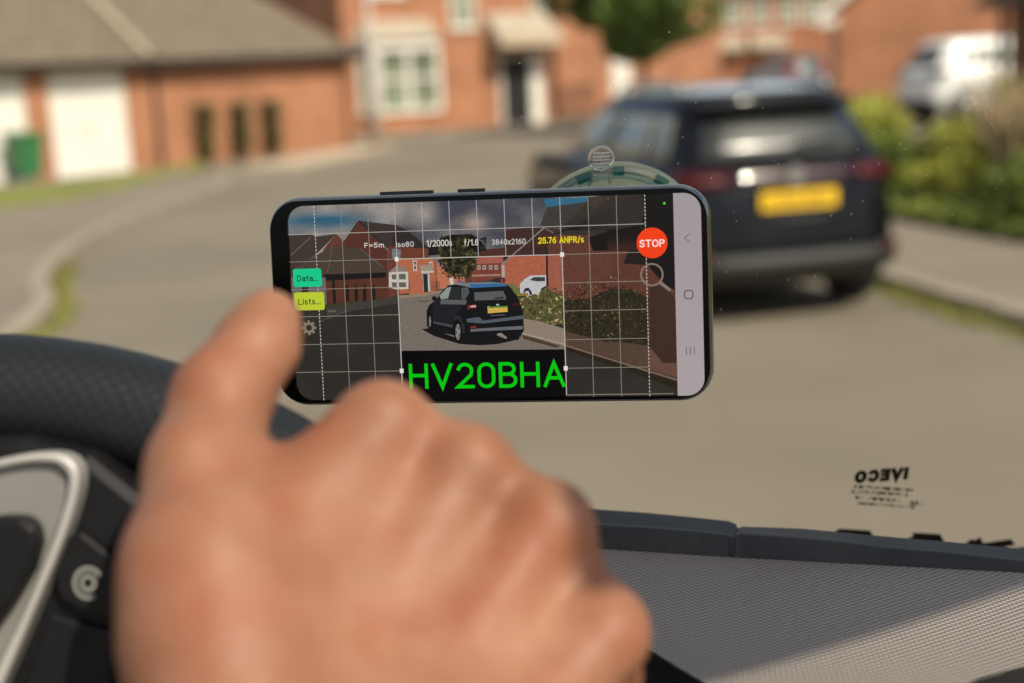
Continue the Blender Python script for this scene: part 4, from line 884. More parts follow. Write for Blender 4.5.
# road left, pavement lines
pic.P([Ez(390, 385), Ez(560, 375), Ez(960, 318), Fz(80, 300), Fz(90, 345), Ez(1000, 370), Ez(560, 440), Ez(400, 500)], (70, 64, 56))
pic.P([Ez(400, 378), Ez(560, 365), Ez(700, 340), Ez(700, 350), Ez(520, 395), Ez(400, 405)], (62, 66, 30))
pic.line(Ez(340, 525), Ez(560, 440), .8, (92, 84, 74)); pic.line(Ez(560, 440), Ez(860, 385), .5, (86, 78, 68)); pic.P([Ez(410, 430), Ez(480, 425), Ez(470, 445), Ez(410, 445)], (104, 96, 86))
# house front (bright window region starts x~397)
pic.P([Bz(0, 480), Bz(325, 500), Bz(330, 600), Fz(400, 20), Fz(400, 270), Fz(80, 300), Ez(925, 320), Ez(925, 100), A(925, 500)], (118, 58, 36))
brt = (196, 104, 62)
pic.P([Bz(62, 590), Bz(330, 585), Fz(380, 0), Fz(395, 265), Fz(300, 285), Fz(85, 300), Fz(62, 0)], brt)
pic.P([Fz(385, 0), Fz(400, 20), Fz(460, 60), Fz(640, 120), Fz(645, 185), Fz(560, 200), Fz(430, 250), Fz(395, 260)], (206, 116, 72))
pic.line(Fz(392, 0), Fz(402, 262), .7, (110, 60, 45))
pic.P([Bz(140, 340), Bz(340, 500), Bz(20, 480), Bz(30, 320)], (52, 42, 40))
pic.P([Bz(18, 500), Bz(92, 505), Bz(92, 590), Bz(20, 590)], (112, 126, 134)); pic.line(Bz(55, 500), Bz(57, 590), .8, (190, 190, 190)); pic.line(Bz(18, 540), Bz(92, 542), .5, (170, 170, 170))
# bay
wht = (216, 206, 190)
pic.P([Ez(930, 105), Fz(62, 100), Fz(155, 100), Fz(160, 245), Fz(60, 250), Ez(930, 235)], wht)
pic.P([Ez(930, 100), Ez(980, 60), Fz(60, 45), Fz(130, 60), Fz(150, 100)], (150, 132, 116))
y2 = layer()
for a, b_, c, d in ((76, 118, 135, 165), (76, 190, 138, 232), (15, 122, 55, 165), (18, 190, 58, 232)): pic.P([Fz(a, b_), Fz(c, b_), Fz(c+2, d), Fz(a+2, d)], (104, 104, 92), y2)
pic.P([Fz(195, 5), Fz(228, 5), Fz(232, 95), Fz(200, 92)], wht); pic.P([Fz(203, 12), Fz(222, 12), Fz(224, 40), Fz(205, 40)], (90, 92, 96)); pic.P([Fz(205, 50), Fz(224, 50), Fz(225, 80), Fz(206, 80)], (100, 102, 100))
pic.P([Fz(335, 15), Fz(362, 15), Fz(364, 80), Fz(340, 80)], wht); pic.P([Fz(342, 25), Fz(356, 25), Fz(358, 70), Fz(344, 70)], (80, 86, 96))
# door and canopy
pic.P([Fz(275, 110), Fz(340, 108), Fz(350, 270), Fz(285, 275)], (172, 150, 128)); pic.P([Fz(284, 120), Fz(322, 118), Fz(326, 272), Fz(292, 275)], (34, 48, 54)); pic.P([Fz(325, 120), Fz(333, 120), Fz(340, 265), Fz(328, 265)], (214, 208, 198))
pic.P([Fz(255, 45), Fz(350, 40), Fz(375, 100), Fz(270, 108)], (168, 148, 132)); pic.P([Fz(265, 92), Fz(374, 92), Fz(376, 106), Fz(270, 112)], (206, 196, 184))
y2 = layer()
for X in range(350, 430, 9): pic.line(Fz(X, 180), Fz(X+2, 262), .35, (60, 44, 36), y2)
pic.P([Fz(85, 290), Fz(165, 280), Fz(170, 292), Fz(90, 303)], (58, 58, 34)); pic.P([Fz(158, 200), Fz(170, 200), Fz(175, 270), Fz(162, 270)], (130, 84, 60)); pic.P([Fz(508, 150), Fz(540, 150), Fz(545, 210), Fz(514, 215)], (214, 206, 196))
# far houses
pic.P([Bz(740, 530), Bz(830, 505), Bz(1024, 490), Cz(130, 490), Cz(110, 570), Bz(730, 570)], (84, 46, 36))
pic.P([Bz(735, 575), Bz(970, 565), Bz(960, 625), Bz(735, 635)], (178, 90, 72))
pic.P([Fz(715, 35), Fz(950, 25), Fz(960, 190), Fz(640, 190), Fz(640, 130)], (134, 62, 44)); pic.P([Fz(700, 125), Fz(950, 118), Fz(950, 135), Fz(700, 142)], (176, 132, 108)); pic.P([Fz(640, 145), Fz(700, 145), Fz(700, 190), Fz(640, 190)], (104, 62, 48))
y2 = layer()
for X in (760, 805, 860, 908): pic.P([Fz(X-14, 45), Fz(X+14, 43), Fz(X+15, 80), Fz(X-13, 82)], (188, 172, 158), y2)
y2 = layer()
for X in (760, 805, 860, 908): pic.P([Fz(X-7, 52), Fz(X+7, 51), Fz(X+8, 74), Fz(X-6, 75)], (110, 104, 100), y2)
# right gable house
pic.P([Cz(140, 340), Cz(430, 305), Cz(600, 340), Cz(560, 600), Cz(110, 600), Cz(125, 500)], (72, 42, 34))
pic.P([Cz(490, 145), Cz(830, 100), Cz(870, 150), Cz(560, 350), Cz(430, 300)], (70, 62, 56)); 
pic.P([Gz(110, 40), Cz(160, 570), Cz(480, 560), Gz(480, 0), Gz(482, 220), Gz(240, 240), Gz(125, 230)], (190, 96, 58))
pic.P([Cz(380, 560), Cz(380, 490), Cz(500, 480), Cz(500, 560)], (60, 40, 34))
pic.line(Cz(105, 632), Cz(465, 320), 1.3, (142, 136, 130)); pic.line(Cz(465, 322), Cz(540, 365), 1.2, (120, 116, 112)); pic.P([Gz(98, 40), Gz(125, 45), Gz(128, 150), Gz(104, 150)], (190, 176, 160))
# near brick wall, dim, brick courses
pic.P([Gz(478, 0), Cz(480, 500), Cz(560, 380), Cz(860, 380), Dz(320, 400), Hz(330, 0), Hz(640, 0), Lz(640, 200), Gz(620, 300), Gz(480, 260)], (104, 56, 40))
pic.P([Gz(490, 0), Cz(490, 555), Cz(605, 552), Gz(625, 0), Gz(620, 300), Gz(500, 250)], (166, 86, 58))
y2 = layer()
for k in range(34):
    c_ = (140, 78, 58) if True else 0; pic.line(Cz(630, 560+k*11), Cz(1024, 553+k*12), .22, (126, 74, 54), y2); pic.line(Cz(495, 560+k*11), Cz(605, 558+k*11), .25, (196, 116, 82), y2)
pic.line(Cz(485, 490), Gz(492, 230), 1.8, (36, 30, 30))
# big dark roof at right
pic.P([Cz(560, 370), Cz(700, 230), Cz(830, 100), Cz(850, 62), Dz(120, 76), Dz(60, 120), Cz(1024, 200), Cz(700, 380)], (60, 52, 46)); pic.P([Dz(240, 340), Dz(655, 340), Hz(655, 60), Hz(200, 30), Dz(240, 560)], (40, 28, 24))
pic.P([Cz(540, 380), Cz(680, 290), Cz(1024, 70), Dz(60, 78), Dz(640, 70), Dz(645, 420), Dz(300, 380), Cz(860, 385)], (58, 50, 44))
pic.P([Cz(830, 60), Cz(1024, 52), Dz(60, 78), Cz(900, 165), Cz(850, 130)], (72, 60, 52))
y2 = layer()
for k in range(12):
    t_ = k/12; a = (Cz(560+6*k, 380)[0], Cz(560, 380)[1]-t_*5); pic.line(a, (644, 193+(k*3.3)), .5, (32, 28, 26), y2)
pic.P([Dz(360, 78), Dz(640, 72), Dz(650, 683), Hz(650, 260), Hz(560, 220), Hz(420, 60), Dz(330, 560), Dz(380, 200)], (24, 22, 20))
pic.P([Cz(840, 400), Cz(1024, 350), Dz(350, 340), Dz(350, 560), Dz(200, 560), Dz(100, 560), Cz(880, 520)], (26, 20, 18))
pic.grid(*[sl_(*Cz(1000, 400))[0], sl_(*Dz(350, 500))[0], sl_(*Dz(0, 560))[1], sl_(*Dz(0, 380))[1]], 4, 6, lambda u, v: lerp((70, 38, 28), (26, 20, 18), v*1.4))
# bushes
yb = layer(); pic.P([Gz(235, 320), Gz(330, 300), Gz(470, 240), Gz(625, 300), Gz(640, 560), Gz(560, 545), Gz(280, 490)], (98, 92, 44), yb)
yb2 = layer(); pic.P([Gz(630, 350), Gz(830, 330), Hz(100, 240), Hz(300, 260), Hz(420, 330), Hz(420, 560), Lz(400, 120), Lz(200, 130), Kz(700, 60), Gz(640, 580)], (50, 44, 24), yb2)
ys = [layer() for _ in range(4)]; r = random.Random(4)
def scat(n_, cx, cy, sx_, sy_, cols_, s0, s1, lim):
    for i in range(n_):
        x, y = r.uniform(cx-sx_, cx+sx_), r.uniform(cy-sy_, cy+sy_)
        if not lim(x, y): continue
        s_ = r.uniform(s0, s1); a = r.uniform(0, 3.1); c = r.choice(cols_); k_ = r.uniform(.6, 1.25)*(.12+1.75*vn(x*.26, y*.32, 5)**1.3)
        pic.P([(x-s_*math.cos(a), y-s_*math.sin(a)), (x+s_*.5*math.sin(a), y-s_*.5*math.cos(a)), (x+s_*math.cos(a), y+s_*math.sin(a)), (x-s_*.5*math.sin(a), y+s_*.5*math.cos(a))], tuple(v*k_ for v in c), r.choice(ys))
edge = lambda x: np.interp(x, [518, 524, 545, 563, 600, 645], [300, 317, 322, 332, 337, 352])
topb = lambda x: np.interp(x, [515, 530, 545, 560, 600, 615, 640], [298, 295, 286, 288, 278, 270, 292])
scat(1500, 541, 305, 24, 26, [(140, 132, 62), (104, 104, 50), (66, 64, 36), (156, 148, 70), (178, 140, 98), (48, 48, 30)], .4, 1.2, lambda x, y: y < edge(x) and y > topb(x) and x < 563)
scat(2300, 604, 310, 42, 44, [(86, 74, 38), (60, 50, 28), (40, 33, 20), (104, 92, 42), (84, 62, 42), (34, 28, 18), (74, 52, 38)], .4, 1.2, lambda x, y: y < edge(x) and y > topb(x) and x > 561)
# white car + foreground detail
pic.P([Gz(255, 275), Gz(258, 200), Gz(300, 160), Gz(345, 132), Gz(480, 128), Gz(482, 215), Gz(440, 240), Gz(420, 290), Gz(365, 290), Gz(355, 305), Gz(290, 300)], (206, 202, 204))
pic.P([Gz(340, 170), Gz(375, 145), Gz(470, 145), Gz(472, 180), Gz(400, 182)], (66, 62, 66)); pic.P([Gz(285, 270), Gz(300, 240), Gz(330, 235), Gz(358, 270), Gz(360, 300), Gz(345, 300), Gz(330, 262), Gz(305, 265), Gz(290, 285)], (40, 36, 38))
pic.P([Gz(225, 285), Gz(330, 280), Gz(325, 302), Gz(235, 308)], (150, 128, 30)); pic.P([Gz(140, 205), Gz(200, 200), Gz(245, 240), Gz(250, 280), Gz(190, 290), Gz(140, 240)], (112, 122, 48))
# pavement, kerb
pic.P([Gz(280, 495), Gz(420, 520), Gz(640, 585), Gz(640, 683), Kz(640, 130), Kz(400, 60), Kz(270, 20), Gz(270, 620)], (150, 130, 110))
pic.P([Kz(640, 10), Kz(760, 40), Kz(1024, 110), Lz(60, 90), Lz(400, 130), Lz(655, 200), Lz(657, 430), Lz(300, 310), Kz(1024, 235), Kz(640, 130)], (92, 68, 54))
pic.P([Lz(420, 150), Lz(655, 215), Lz(657, 400), Lz(430, 330)], (112, 76, 60)); pic.P([Hz(420, 200), Hz(560, 220), Hz(648, 340), Lz(655, 280), Lz(540, 280), Lz(430, 150)], (70, 44, 36))
pic.line(Kz(270, 25), Kz(640, 125), 1.2, (186, 160, 136)); pic.line(Kz(640, 128), Lz(655, 425), 1.5, (134, 104, 82))
yk = layer(); pic.P([Kz(275, 45), Kz(400, 70), Kz(640, 145), Kz(640, 160), Kz(400, 110), Kz(275, 60)], (84, 62, 34), yk); pic.P([Kz(640, 145), Kz(1024, 260), Lz(655, 445), Lz(655, 510), Lz(200, 330), Kz(1024, 300), Kz(640, 165)], (46, 36, 20), yk)
# tree
pic.P([Bz(440, 410), Bz(520, 380), Bz(700, 375), Bz(800, 460), Bz(830, 515), Bz(740, 530), Bz(330, 560), Bz(330, 470)], (32, 28, 24)); pic.P([(459+17*math.cos(a), 259+18*math.sin(a)) for a in [k*math.pi/10 for k in range(20)]], (44, 44, 26)); pic.P([Fz(586, 120), Fz(597, 120), Fz(598, 190), Fz(588, 190)], (58, 44, 34))
ys = [layer() for _ in range(4)]
scat(1300, 459, 258, 20, 22, [(40, 40, 26), (62, 58, 30), (84, 74, 34), (30, 30, 22), (100, 84, 40)], .6, 1.7, lambda x, y: ((x-458)/19)**2+((y-258)/(20 if y > 258 else 22))**2 < 1+.25*vn(x*.5, y*.5, 2) and y < 279)
scat(200, 462, 243, 24, 7, [(30, 28, 24), (40, 34, 28)], .8, 2., lambda x, y: True)
# bright-region road
pic.P([Fz(80, 300), Fz(300, 285), Fz(440, 255), Fz(520, 215), Fz(640, 190), Gz(0, 180), Gz(270, 600), Kz(640, 128), Kz(640, 170), Jz(100, 185)], (128, 116, 104))
pic.P([Fz(85, 302), Fz(300, 285), Fz(440, 258), Fz(440, 275), Fz(300, 305), Fz(85, 330)], (158, 134, 108)); pic.P([Fz(240, 345), Fz(340, 345), Fz(340, 356), Fz(250, 356)], (92, 84, 78))
pic.P([Gz(285, 500), Gz(420, 522), Gz(632, 583), Gz(636, 683), Kz(636, 128), Kz(400, 60), Kz(270, 20), Gz(270, 610)], (154, 134, 114)); pic.line(Kz(272, 25), Kz(634, 122), 1.2, (188, 164, 140))
pic.P([Kz(275, 42), Kz(400, 72), Kz(600, 135), Kz(560, 148), Kz(400, 105), Kz(290, 75)], (84, 64, 38))
# SUV in the picture
dk = (20, 21, 24); bl_ = (30, 33, 38)
pic.P([Fz(275, 590), Fz(330, 580), Fz(400, 600), Fz(560, 660), Gz(270, 640), Kz(240, 80), Kz(60, 120), Jz(760, 128), Jz(600, 118), Jz(380, 50)], (24, 22, 22))
pic.P([Fz(318, 560), Fz(315, 430), Fz(340, 380), Fz(400, 335), Fz(450, 260), Fz(500, 215), Fz(640, 190), Fz(860, 175), Gz(130, 195), Gz(185, 240), Gz(250, 340), Gz(285, 450), Gz(292, 600), Gz(240, 683), Kz(150, 70), Jz(680, 100), Fz(540, 640), Fz(360, 600)], dk)
pic.P([Fz(365, 365), Fz(400, 335), Fz(640, 355), Fz(600, 430), Fz(560, 470), Fz(540, 540), Fz(370, 520)], bl_)
pic.P([Fz(440, 335), Fz(660, 340), Fz(650, 380), Fz(430, 375)], (98, 98, 102))
pic.P([Fz(425, 305), Fz(490, 235), Fz(525, 228), Fz(500, 325), Fz(440, 335)], (150, 160, 152)); pic.P([Fz(530, 230), Fz(600, 232), Fz(605, 330), Fz(505, 330)], (44, 48, 44)); pic.P([Fz(610, 235), Fz(670, 232), Fz(680, 280), Fz(640, 340), Fz(612, 330)], (86, 88, 88))
pic.P([Fz(540, 205), Fz(640, 192), Fz(850, 183), Gz(130, 198), Gz(140, 215), Fz(690, 235), Fz(640, 222)], (120, 128, 134)); pic.P([Fz(680, 205), Fz(960, 200), Gz(140, 205), Gz(145, 222), Fz(700, 238)], (44, 112, 170))
pic.P([Fz(690, 240), Gz(150, 225), Gz(190, 270), Gz(225, 340), Fz(720, 360), Fz(690, 300)], (20, 22, 26)); pic.P([Fz(722, 275), Gz(115, 262), Gz(140, 320), Gz(140, 335), Fz(725, 345)], (96, 98, 98)); pic.P([Gz(45, 320), Gz(120, 312), Gz(120, 326), Gz(45, 334)], (40, 42, 44))
pic.P([Fz(360, 315), Fz(385, 305), Fz(405, 320), Fz(400, 345), Fz(365, 345)], (20, 22, 26))
pic.P([Fz(665, 385), Fz(735, 378), Fz(740, 405), Fz(690, 410), Fz(668, 425)], (150, 34, 38)); pic.P([Fz(690, 388), Fz(735, 384), Fz(738, 402), Fz(692, 405)], (206, 170, 168)); pic.P([Gz(195, 368), Gz(255, 362), Gz(262, 388), Gz(200, 392)], (70, 18, 24))
pic.P([Fz(655, 500), Fz(760, 485), Fz(800, 515), Gz(290, 470), Gz(290, 500), Fz(800, 540), Fz(660, 530)], (88, 96, 106)); pic.P([Fz(690, 590), Fz(800, 580), Gz(285, 560), Gz(280, 590), Fz(780, 605), Fz(690, 610)], (110, 112, 116)); pic.P([Fz(690, 565), Fz(740, 562), Fz(740, 580), Fz(690, 582)], (150, 34, 30))
pic.P([Fz(370, 520), Fz(540, 550), Fz(535, 575), Fz(375, 540)], (74, 74, 80)); pic.P([Fz(920, 625), Gz(100, 620), Gz(150, 660), Gz(140, 672), Gz(60, 640)], (150, 138, 120))
yw = layer()
for cx, cy, rx, ry in ((583, 612, 34, 95), (345, 520, 22, 75)): pic.P([Fz(cx+rx*math.cos(a), cy+ry*math.sin(a)) for a in [k*math.pi/9 for k in range(18)]], (14, 14, 15), yw)
for cx, cy, rx, ry in ((583, 612, 21, 70), (345, 522, 9, 48)):
    pic.P([Fz(cx+rx*math.cos(a), cy+ry*math.sin(a)) for a in [k*math.pi/9 for k in range(18)]], (146, 142, 138)); yw = layer()
    for k in range(5): a = k*math.pi*2/5+.3; b_ = a+.5; pic.P([Fz(cx+rx*.3*math.cos(a+.25), cy+ry*.3*math.sin(a+.25)), Fz(cx+rx*.9*math.cos(a), cy+ry*.9*math.sin(a)), Fz(cx+rx*.9*math.cos(b_), cy+ry*.9*math.sin(b_))], (26, 26, 28), yw)
pic.P([Fz(560, 470), Fz(600, 475), Fz(640, 560), Fz(640, 620), Fz(622, 620), Fz(610, 540), Fz(585, 500), Fz(550, 520)], (44, 46, 52))
pic.P([Gz(0, 398), Gz(150, 390), Gz(155, 440), Gz(0, 452), Gz(-10, 452), Gz(-20, 400)], (232, 182, 20)); pic.P([Fz(835, 395), Gz(0, 390), Gz(0, 452), Fz(838, 455)], (232, 182, 20)); pic.P([Fz(840, 397), Gz(145, 390), Gz(147, 402), Fz(842, 410)], (70, 150, 30))
vs_, fs_ = fit_text('HV20 BHA', lambda x, z: (x, layer_y, z), (0, 1, 0, 1), .02) if False else (None, None)
pic.P([Gz(55, 375), Gz(78, 372), Gz(82, 385), Gz(58, 388)], (200, 200, 200)); pic.P([Fz(862, 468), Fz(985, 462), Fz(985, 470), Fz(862, 476)], (96, 88, 110))
# distant dark car with red light above roof
pic.P([Fz(850, 175), Fz(900, 152), Fz(975, 148), Gz(130, 150), Gz(132, 190), Gz(0, 182)], (48, 50, 56)); pic.P([Gz(95, 158), Gz(112, 158), Gz(114, 192), Gz(96, 192)], (190, 40, 46)); pic.P([Fz(570, 183), Fz(630, 180), Fz(632, 190), Fz(572, 192)], (50, 80, 170))
pic.build('camera_picture', M['pic'], screen)
# reading band
rd = Pic(); yb_ = layer(); rd.P([(402, 350.3), (564.5, 349), (567.3, 400), (405, 402)], (6, 5, 6), yb_); rd.build('reading_panel', emat('band'), screen) if False else None
m_ = MB(); m_.poly([(a, layer() if False else yb_, b_) for a, b_ in [sl_(402.3, 350.5), sl_(564.5, 349), sl_(567.3, 399), sl_(405.5, 401)]]); rp_ = m_.build('reading_panel', emat('reading_black', (5, 4, 5)), screen, recalc=False)
def stext(body, x0, yt, x1, yb, col, name, parent, off=.12, sp=.24, k=1.):
    a = sl_(x0, (yt+yb)/2)[0]; b_ = sl_(x1, (yt+yb)/2)[0]; zt_ = sl_((x0+x1)/2, yt)[1]; zb_ = sl_((x0+x1)/2, yb)[1]; y = layer()
    vs_, fs_ = stroke_text(body, lambda x, z, kk: (x, y-kk*3e-7, z), (a, b_, zb_, zt_), off, sp); m_ = MB(); m_.add(vs_, fs_); return m_.build(name, emat(name+'_ink', col, k), parent, recalc=False)
stext('HV20BHA', 409.5, 362.2, 565.4, 387.6, (0, 196, 12), 'plate_reading', screen, .155, .27)
# grid
ui = Pic(); yg = layer(); gx0 = (sl_(314, 206)[0]+sl_(324.7, 395)[0])/2; gx1 = (sl_(644.8, 195)[0]+sl_(649.8, 394)[0])/2
gzs = [(sl_(314, a)[1]+sl_(600, b_)[1])/2 for a, b_ in ((233.4, 225.7), (260.9, 253.6), (289, 282), (316.3, 310), (344.4, 338.6), (372, 367.3))]
cx0 = (sl_(397, 259)[0]+sl_(403.5, 395)[0])/2; cx1 = (sl_(562, 256)[0]+sl_(567.2, 392)[0])/2; cz1 = sl_(480, 256.7)[1]; cz0 = sl_(480, 350)[1]
lc, w_ = (136, 126, 112), .00025; y3 = yg
def rect(x0, x1, z0, z1, col, y): n_ = len(ui.v); ui.v += [(x0, y, z0), (x1, y, z0), (x1, y, z1), (x0, y, z1)]; ui.f.append((n_, n_+1, n_+2, n_+3)); ui.c.append([lin(col)]*4)
for i in range(13):
    x = gx0+(gx1-gx0)*i/12
    segs = [(sz0, sz1)]
    if cx0 < x+.001 and x-.001 < cx1: segs = [(cz1, sz1)]
    for a, b_ in segs:
        if i in (0, 12):
            z = a
            while z < b_: rect(x-w_*.6, x+w_*.6, z, min(z+.0008, b_), (196, 188, 170), yg); z += .0013
        else: rect(x-w_/2, x+w_/2, a, b_, lc if not (a >= cz1) else (170, 166, 168), yg)
yg2 = layer()
for j, z in enumerate(gzs):
    for a, b_ in (((sx0, cx0), (cx1, gx1)) if z < cz1-.001 else ((sx0, gx1),)): rect(a, b_, z-w_/2, z+w_/2, (172, 164, 154) if j < 1 else lc, yg2)
yg3 = layer(); q = .00034
rect(cx0-q/2, cx0+q/2, sz0, cz1, (188, 176, 160), yg3); rect(cx1-q/2, cx1+q/2, sz0+.0006, cz1, (188, 176, 160), yg3); rect(cx0+q/2, cx1-q/2, cz1-q/2, cz1+q/2, (188, 176, 160), yg3); rect(cx1+q, sx1-.011, sz0+.0006, sz0+.0009, lc, yg3)
yg4 = layer()
for x, z in ((cx0, cz1), (cx1, cz1), (cx0, gzs[-1]), (cx1, gzs[-1])): rect(x-.0007, x+.0007, z-.0008, z+.0008, (226, 222, 216), yg4)
ui.build('grid_overlay', emat('grid_ink'), screen)
# status text
for body, a, b_, c, d, col in (('F=5m', 365, 242.6, 384.5, 247.6, (214, 208, 200)), ('Iso80', 396.8, 241.6, 414.3, 246.8, (206, 200, 196)), ('1/2000s', 427, 239.7, 452.5, 246.2, (206, 200, 190)), ('f/1.8', 464.5, 239.2, 479, 245.4, (206, 200, 190)), ('3840x2160', 492, 238.8, 526, 244.4, (196, 190, 184)), ('25.76 ANPR/s', 538.3, 236.6, 584.2, 243, (226, 204, 20))):
    stext(body, a, b_, c, d, col, 'status_text', screen, .17 if col[2] > 50 else .22, .30)
# buttons
def rbutton(x0, y0, x1, y1, rad, col, name):
    a = sl_(x0, (y0+y1)/2)[0]; b_ = sl_(x1, (y0+y1)/2)[0]; c = sl_((x0+x1)/2, y1)[1]; d = sl_((x0+x1)/2, y0)[1]; y = layer()
    m_ = MB(); m_.poly([(x, y, z) for x, z in rrect(a, b_, c, d, rad)]); return m_.build(name, emat(name+'_fill', col), screen, recalc=False)
def dark_text_on(body, box, nm): 
    stext(body, *box, (24, 40, 28), nm, screen, .17, .28)
rbutton(294, 268.5, 322.3, 286.6, .0009, (20, 196, 136), 'data_button'); dark_text_on('Data...', (297.8, 275, 318.8, 281.2), 'button_lettering')
rbutton(295, 292, 325.2, 310, .0009, (184, 200, 50), 'lists_button'); dark_text_on('Lists...', (299, 298.3, 321.3, 304.3), 'button_lettering')
cxs, czs = sl_(652.2, 242.8); m_ = MB(); y = layer(); rr = (sl_(667.6, 242.8)[0]-sl_(636.8, 242.8)[0])/2
m_.poly([(cxs+rr*math.cos(a), y, czs+rr*math.sin(a)) for a in [k*math.pi/24 for k in range(48)]]); m_.build('stop_button', emat('stop_red', (238, 62, 20)), screen, recalc=False)
stext('STOP', 639.5, 239.4, 664.8, 246.9, (238, 226, 222), 'button_lettering', screen, .20, .26)
# gear
gxc, gzc = sl_(309.8, 327.5); y = layer(); m_ = MB(); u_ = .00036; P = []
for k in range(8):
    a0 = k*math.pi/4
    for da, rr in ((-.26, 5.6), (-.16, 7.6), (.16, 7.6), (.26, 5.6)): P.append((rr*u_*math.cos(a0+da), rr*u_*math.sin(a0+da)))
n_ = len(P); I = [(3.0*u_*math.cos(math.atan2(b_, a)), 3.0*u_*math.sin(math.atan2(b_, a))) for a, b_ in P]
m_.add([(gxc+a, y, gzc+b_) for a, b_ in P+I], [(k, (k+1) % n_, n_+(k+1) % n_, n_+k) for k in range(n_)]); m_.build('settings_icon', emat('gear_ink', (128, 118, 104)), screen, recalc=False)
# magnifier
mxc, mzc = sl_(652, 274.5); y = layer(); m_ = MB(); K = 40
m_.add([(mxc+r_*u_*math.cos(2*math.pi*k/K), y, mzc+r_*u_*math.sin(2*math.pi*k/K)) for r_ in (9.6, 11.4) for k in range(K)], [(k, (k+1) % K, K+(k+1) % K, K+k) for k in range(K)])
m_.add([(mxc+a*u_, y, mzc+b_*u_) for a, b_ in ((6.8, -9.2), (9.2, -6.8), (18.6, -14.6), (16.6, -17))], [(0, 1, 2, 3)]); m_.build('zoom_icon', emat('magnifier_ink', (130, 114, 102)), screen, recalc=False)
dxc, dzc = sl_(664.5, 203.3); y = layer(); m_ = MB(); m_.poly([(dxc+1.3*u_*math.cos(k), y, dzc+1.3*u_*math.sin(k)) for k in range(6)]); m_.build('camera_indicator', emat('green_dot', (70, 220, 20)), screen, recalc=False)
# navigation bar
nx = (sl_(673, 195)[0]+sl_(678, 394)[0])/2; y = layer(); nb = Pic(); n_ = 0
NR = [(max(a, nx), b_) for a, b_ in rrect(sx0, sx1+.0002, sz0-.0002, sz1+.0002, .0063)]; nb.v = [(a, y, b_) for a, b_ in NR]+[((nx+sx1)/2, y, 0)]
for k in range(len(NR)):
    k2 = (k+1) % len(NR); nb.f.append((k, k2, len(NR))); nb.c.append([lin(lerp((158, 148, 152), (168, 155, 156), .5-nb.v[q][2]/.07)) for q in (k, k2, len(NR))])
nbo = nb.build('navigation_bar', emat('nav_fill'), screen)
y = layer(); nv = Pic(); c_ = (92, 82, 82)
nv.line((684.6, 238), (690, 233.4), .7, c_, y); nv.line((684.6, 238), (690.2, 242.3), .7, c_, y)
for X in (686.3, 690.3, 694.2): nv.line((X, 346.4), (X+.15, 354.6), .8, c_, y)
hx, hz_ = sl_(688.8, 294.3); I = rrect(hx-.00125, hx+.00125, hz_-.00125, hz_+.00125, .0008, 5); O = rrect(hx-.00165, hx+.00165, hz_-.00165, hz_+.00165, .0011, 5); n_ = len(nv.v); kk = len(I)
nv.v += [(a, y, b_) for a, b_ in O+I]
for k in range(kk): nv.f.append((n_+k, n_+(k+1) % kk, n_+kk+(k+1) % kk, n_+kk+k)); nv.c.append([lin(c_)]*4)
nv.build('navigation_icons', emat('nav_ink'), nbo)
if nbo: nv_ = [o for o in bpy.data.objects if o.name.startswith('navigation_icons')]

# ---------------------------------------------------------------- suction mount
M['cupglass'] = mat('clear_green_rubber', (.36, .50, .40), .12, trans=.65, var=.15, scale=120, coat=.3)
M['cuptint'] = mat('teal_rubber', (.02, .16, .12), .25, trans=.3, var=.3, scale=80)
M['clear'] = mat('clear_plastic', (.85, .88, .85), .10, trans=.9, var=.05, scale=60, bump=.6, bscale=700)
mt = empty('phone_mount', wpt(611, 243), 0, 'translucent green suction cup mount stuck on the windscreen behind the phone', 'phone mount')
oc = wpt(611, 243); sc_ = math.sqrt(1)
def mv(mb, name, m, parent=mt, **k): mb.v = [tuple(Vector(v)-oc) for v in mb.v]; return mb.build(name, m, parent, **k)
m_ = MB(); m_.revolve([(.0345, .0006), (.0355, .0016), (.0345, .0034), (.0325, .0046), (.0305, .0050), (.0298, .0042), (.0290, .0030), (.0290, .0012), (.0310, .0006)], oc, wn_, 96); mv(m_, 'suction_cup', M['cupglass'], smooth=True)
m_ = MB(); m_.revolve([(.0287, .0010), (.0287, .0042), (.0270, .0068), (.0260, .0074), (.0245, .0070), (.0240, .0022)], oc, wn_, 96); mv(m_, 'rim_ring', M['cupglass'], smooth=True)
m_ = MB(); m_.revolve([(.0236, .0012), (.0236, .0110), (.016, .0180), (0, .0190)], oc, wn_, 48); mv(m_, 'housing', M['blackgloss'], smooth=True)
for a0, a1, nm in ((math.radians(0), math.radians(0), 'x'),):
    pass
def ring_arc(px0, px1, rr0, rr1, h, name):
    """teal band on the cup between two photo columns along its upper arc"""
    def angp(px):
        best = min(range(0, 181), key=lambda k: abs(px-_pxof(oc+(wex*math.cos(math.radians(k))+wey*math.sin(math.radians(k)))*.0325))); return math.radians(best)
    a0 = angp(px0); a1 = angp(px1); m_ = MB(); K = 10; pts_ = []
    for k in range(K+1):
        a = a0+(a1-a0)*k/K; d = wex*math.cos(a)+wey*math.sin(a); m_.v += [tuple(oc+d*rr0+wn_*(h+.0002)), tuple(oc+d*(rr0+rr1)/2+wn_*(h+.0006)), tuple(oc+d*rr1+wn_*(h-.0006))]
    for k in range(K):
        for j in (0, 1): m_.f.append((k*3+j, k*3+j+1, k*3+j+4, k*3+j+3)); m_.mi.append(0)
    mv(m_, name, M['cuptint'])
def _pxof(p): q = p-CAM; return 512+FPX*q.dot(cR)/q.dot(cf)
ring_arc(576, 590, .0312, .0347, .0050, 'tint_band'); ring_arc(612, 622, .0312, .0347, .0050, 'tint_band'); ring_arc(652, 664, .0312, .0347, .0050, 'tint_band')
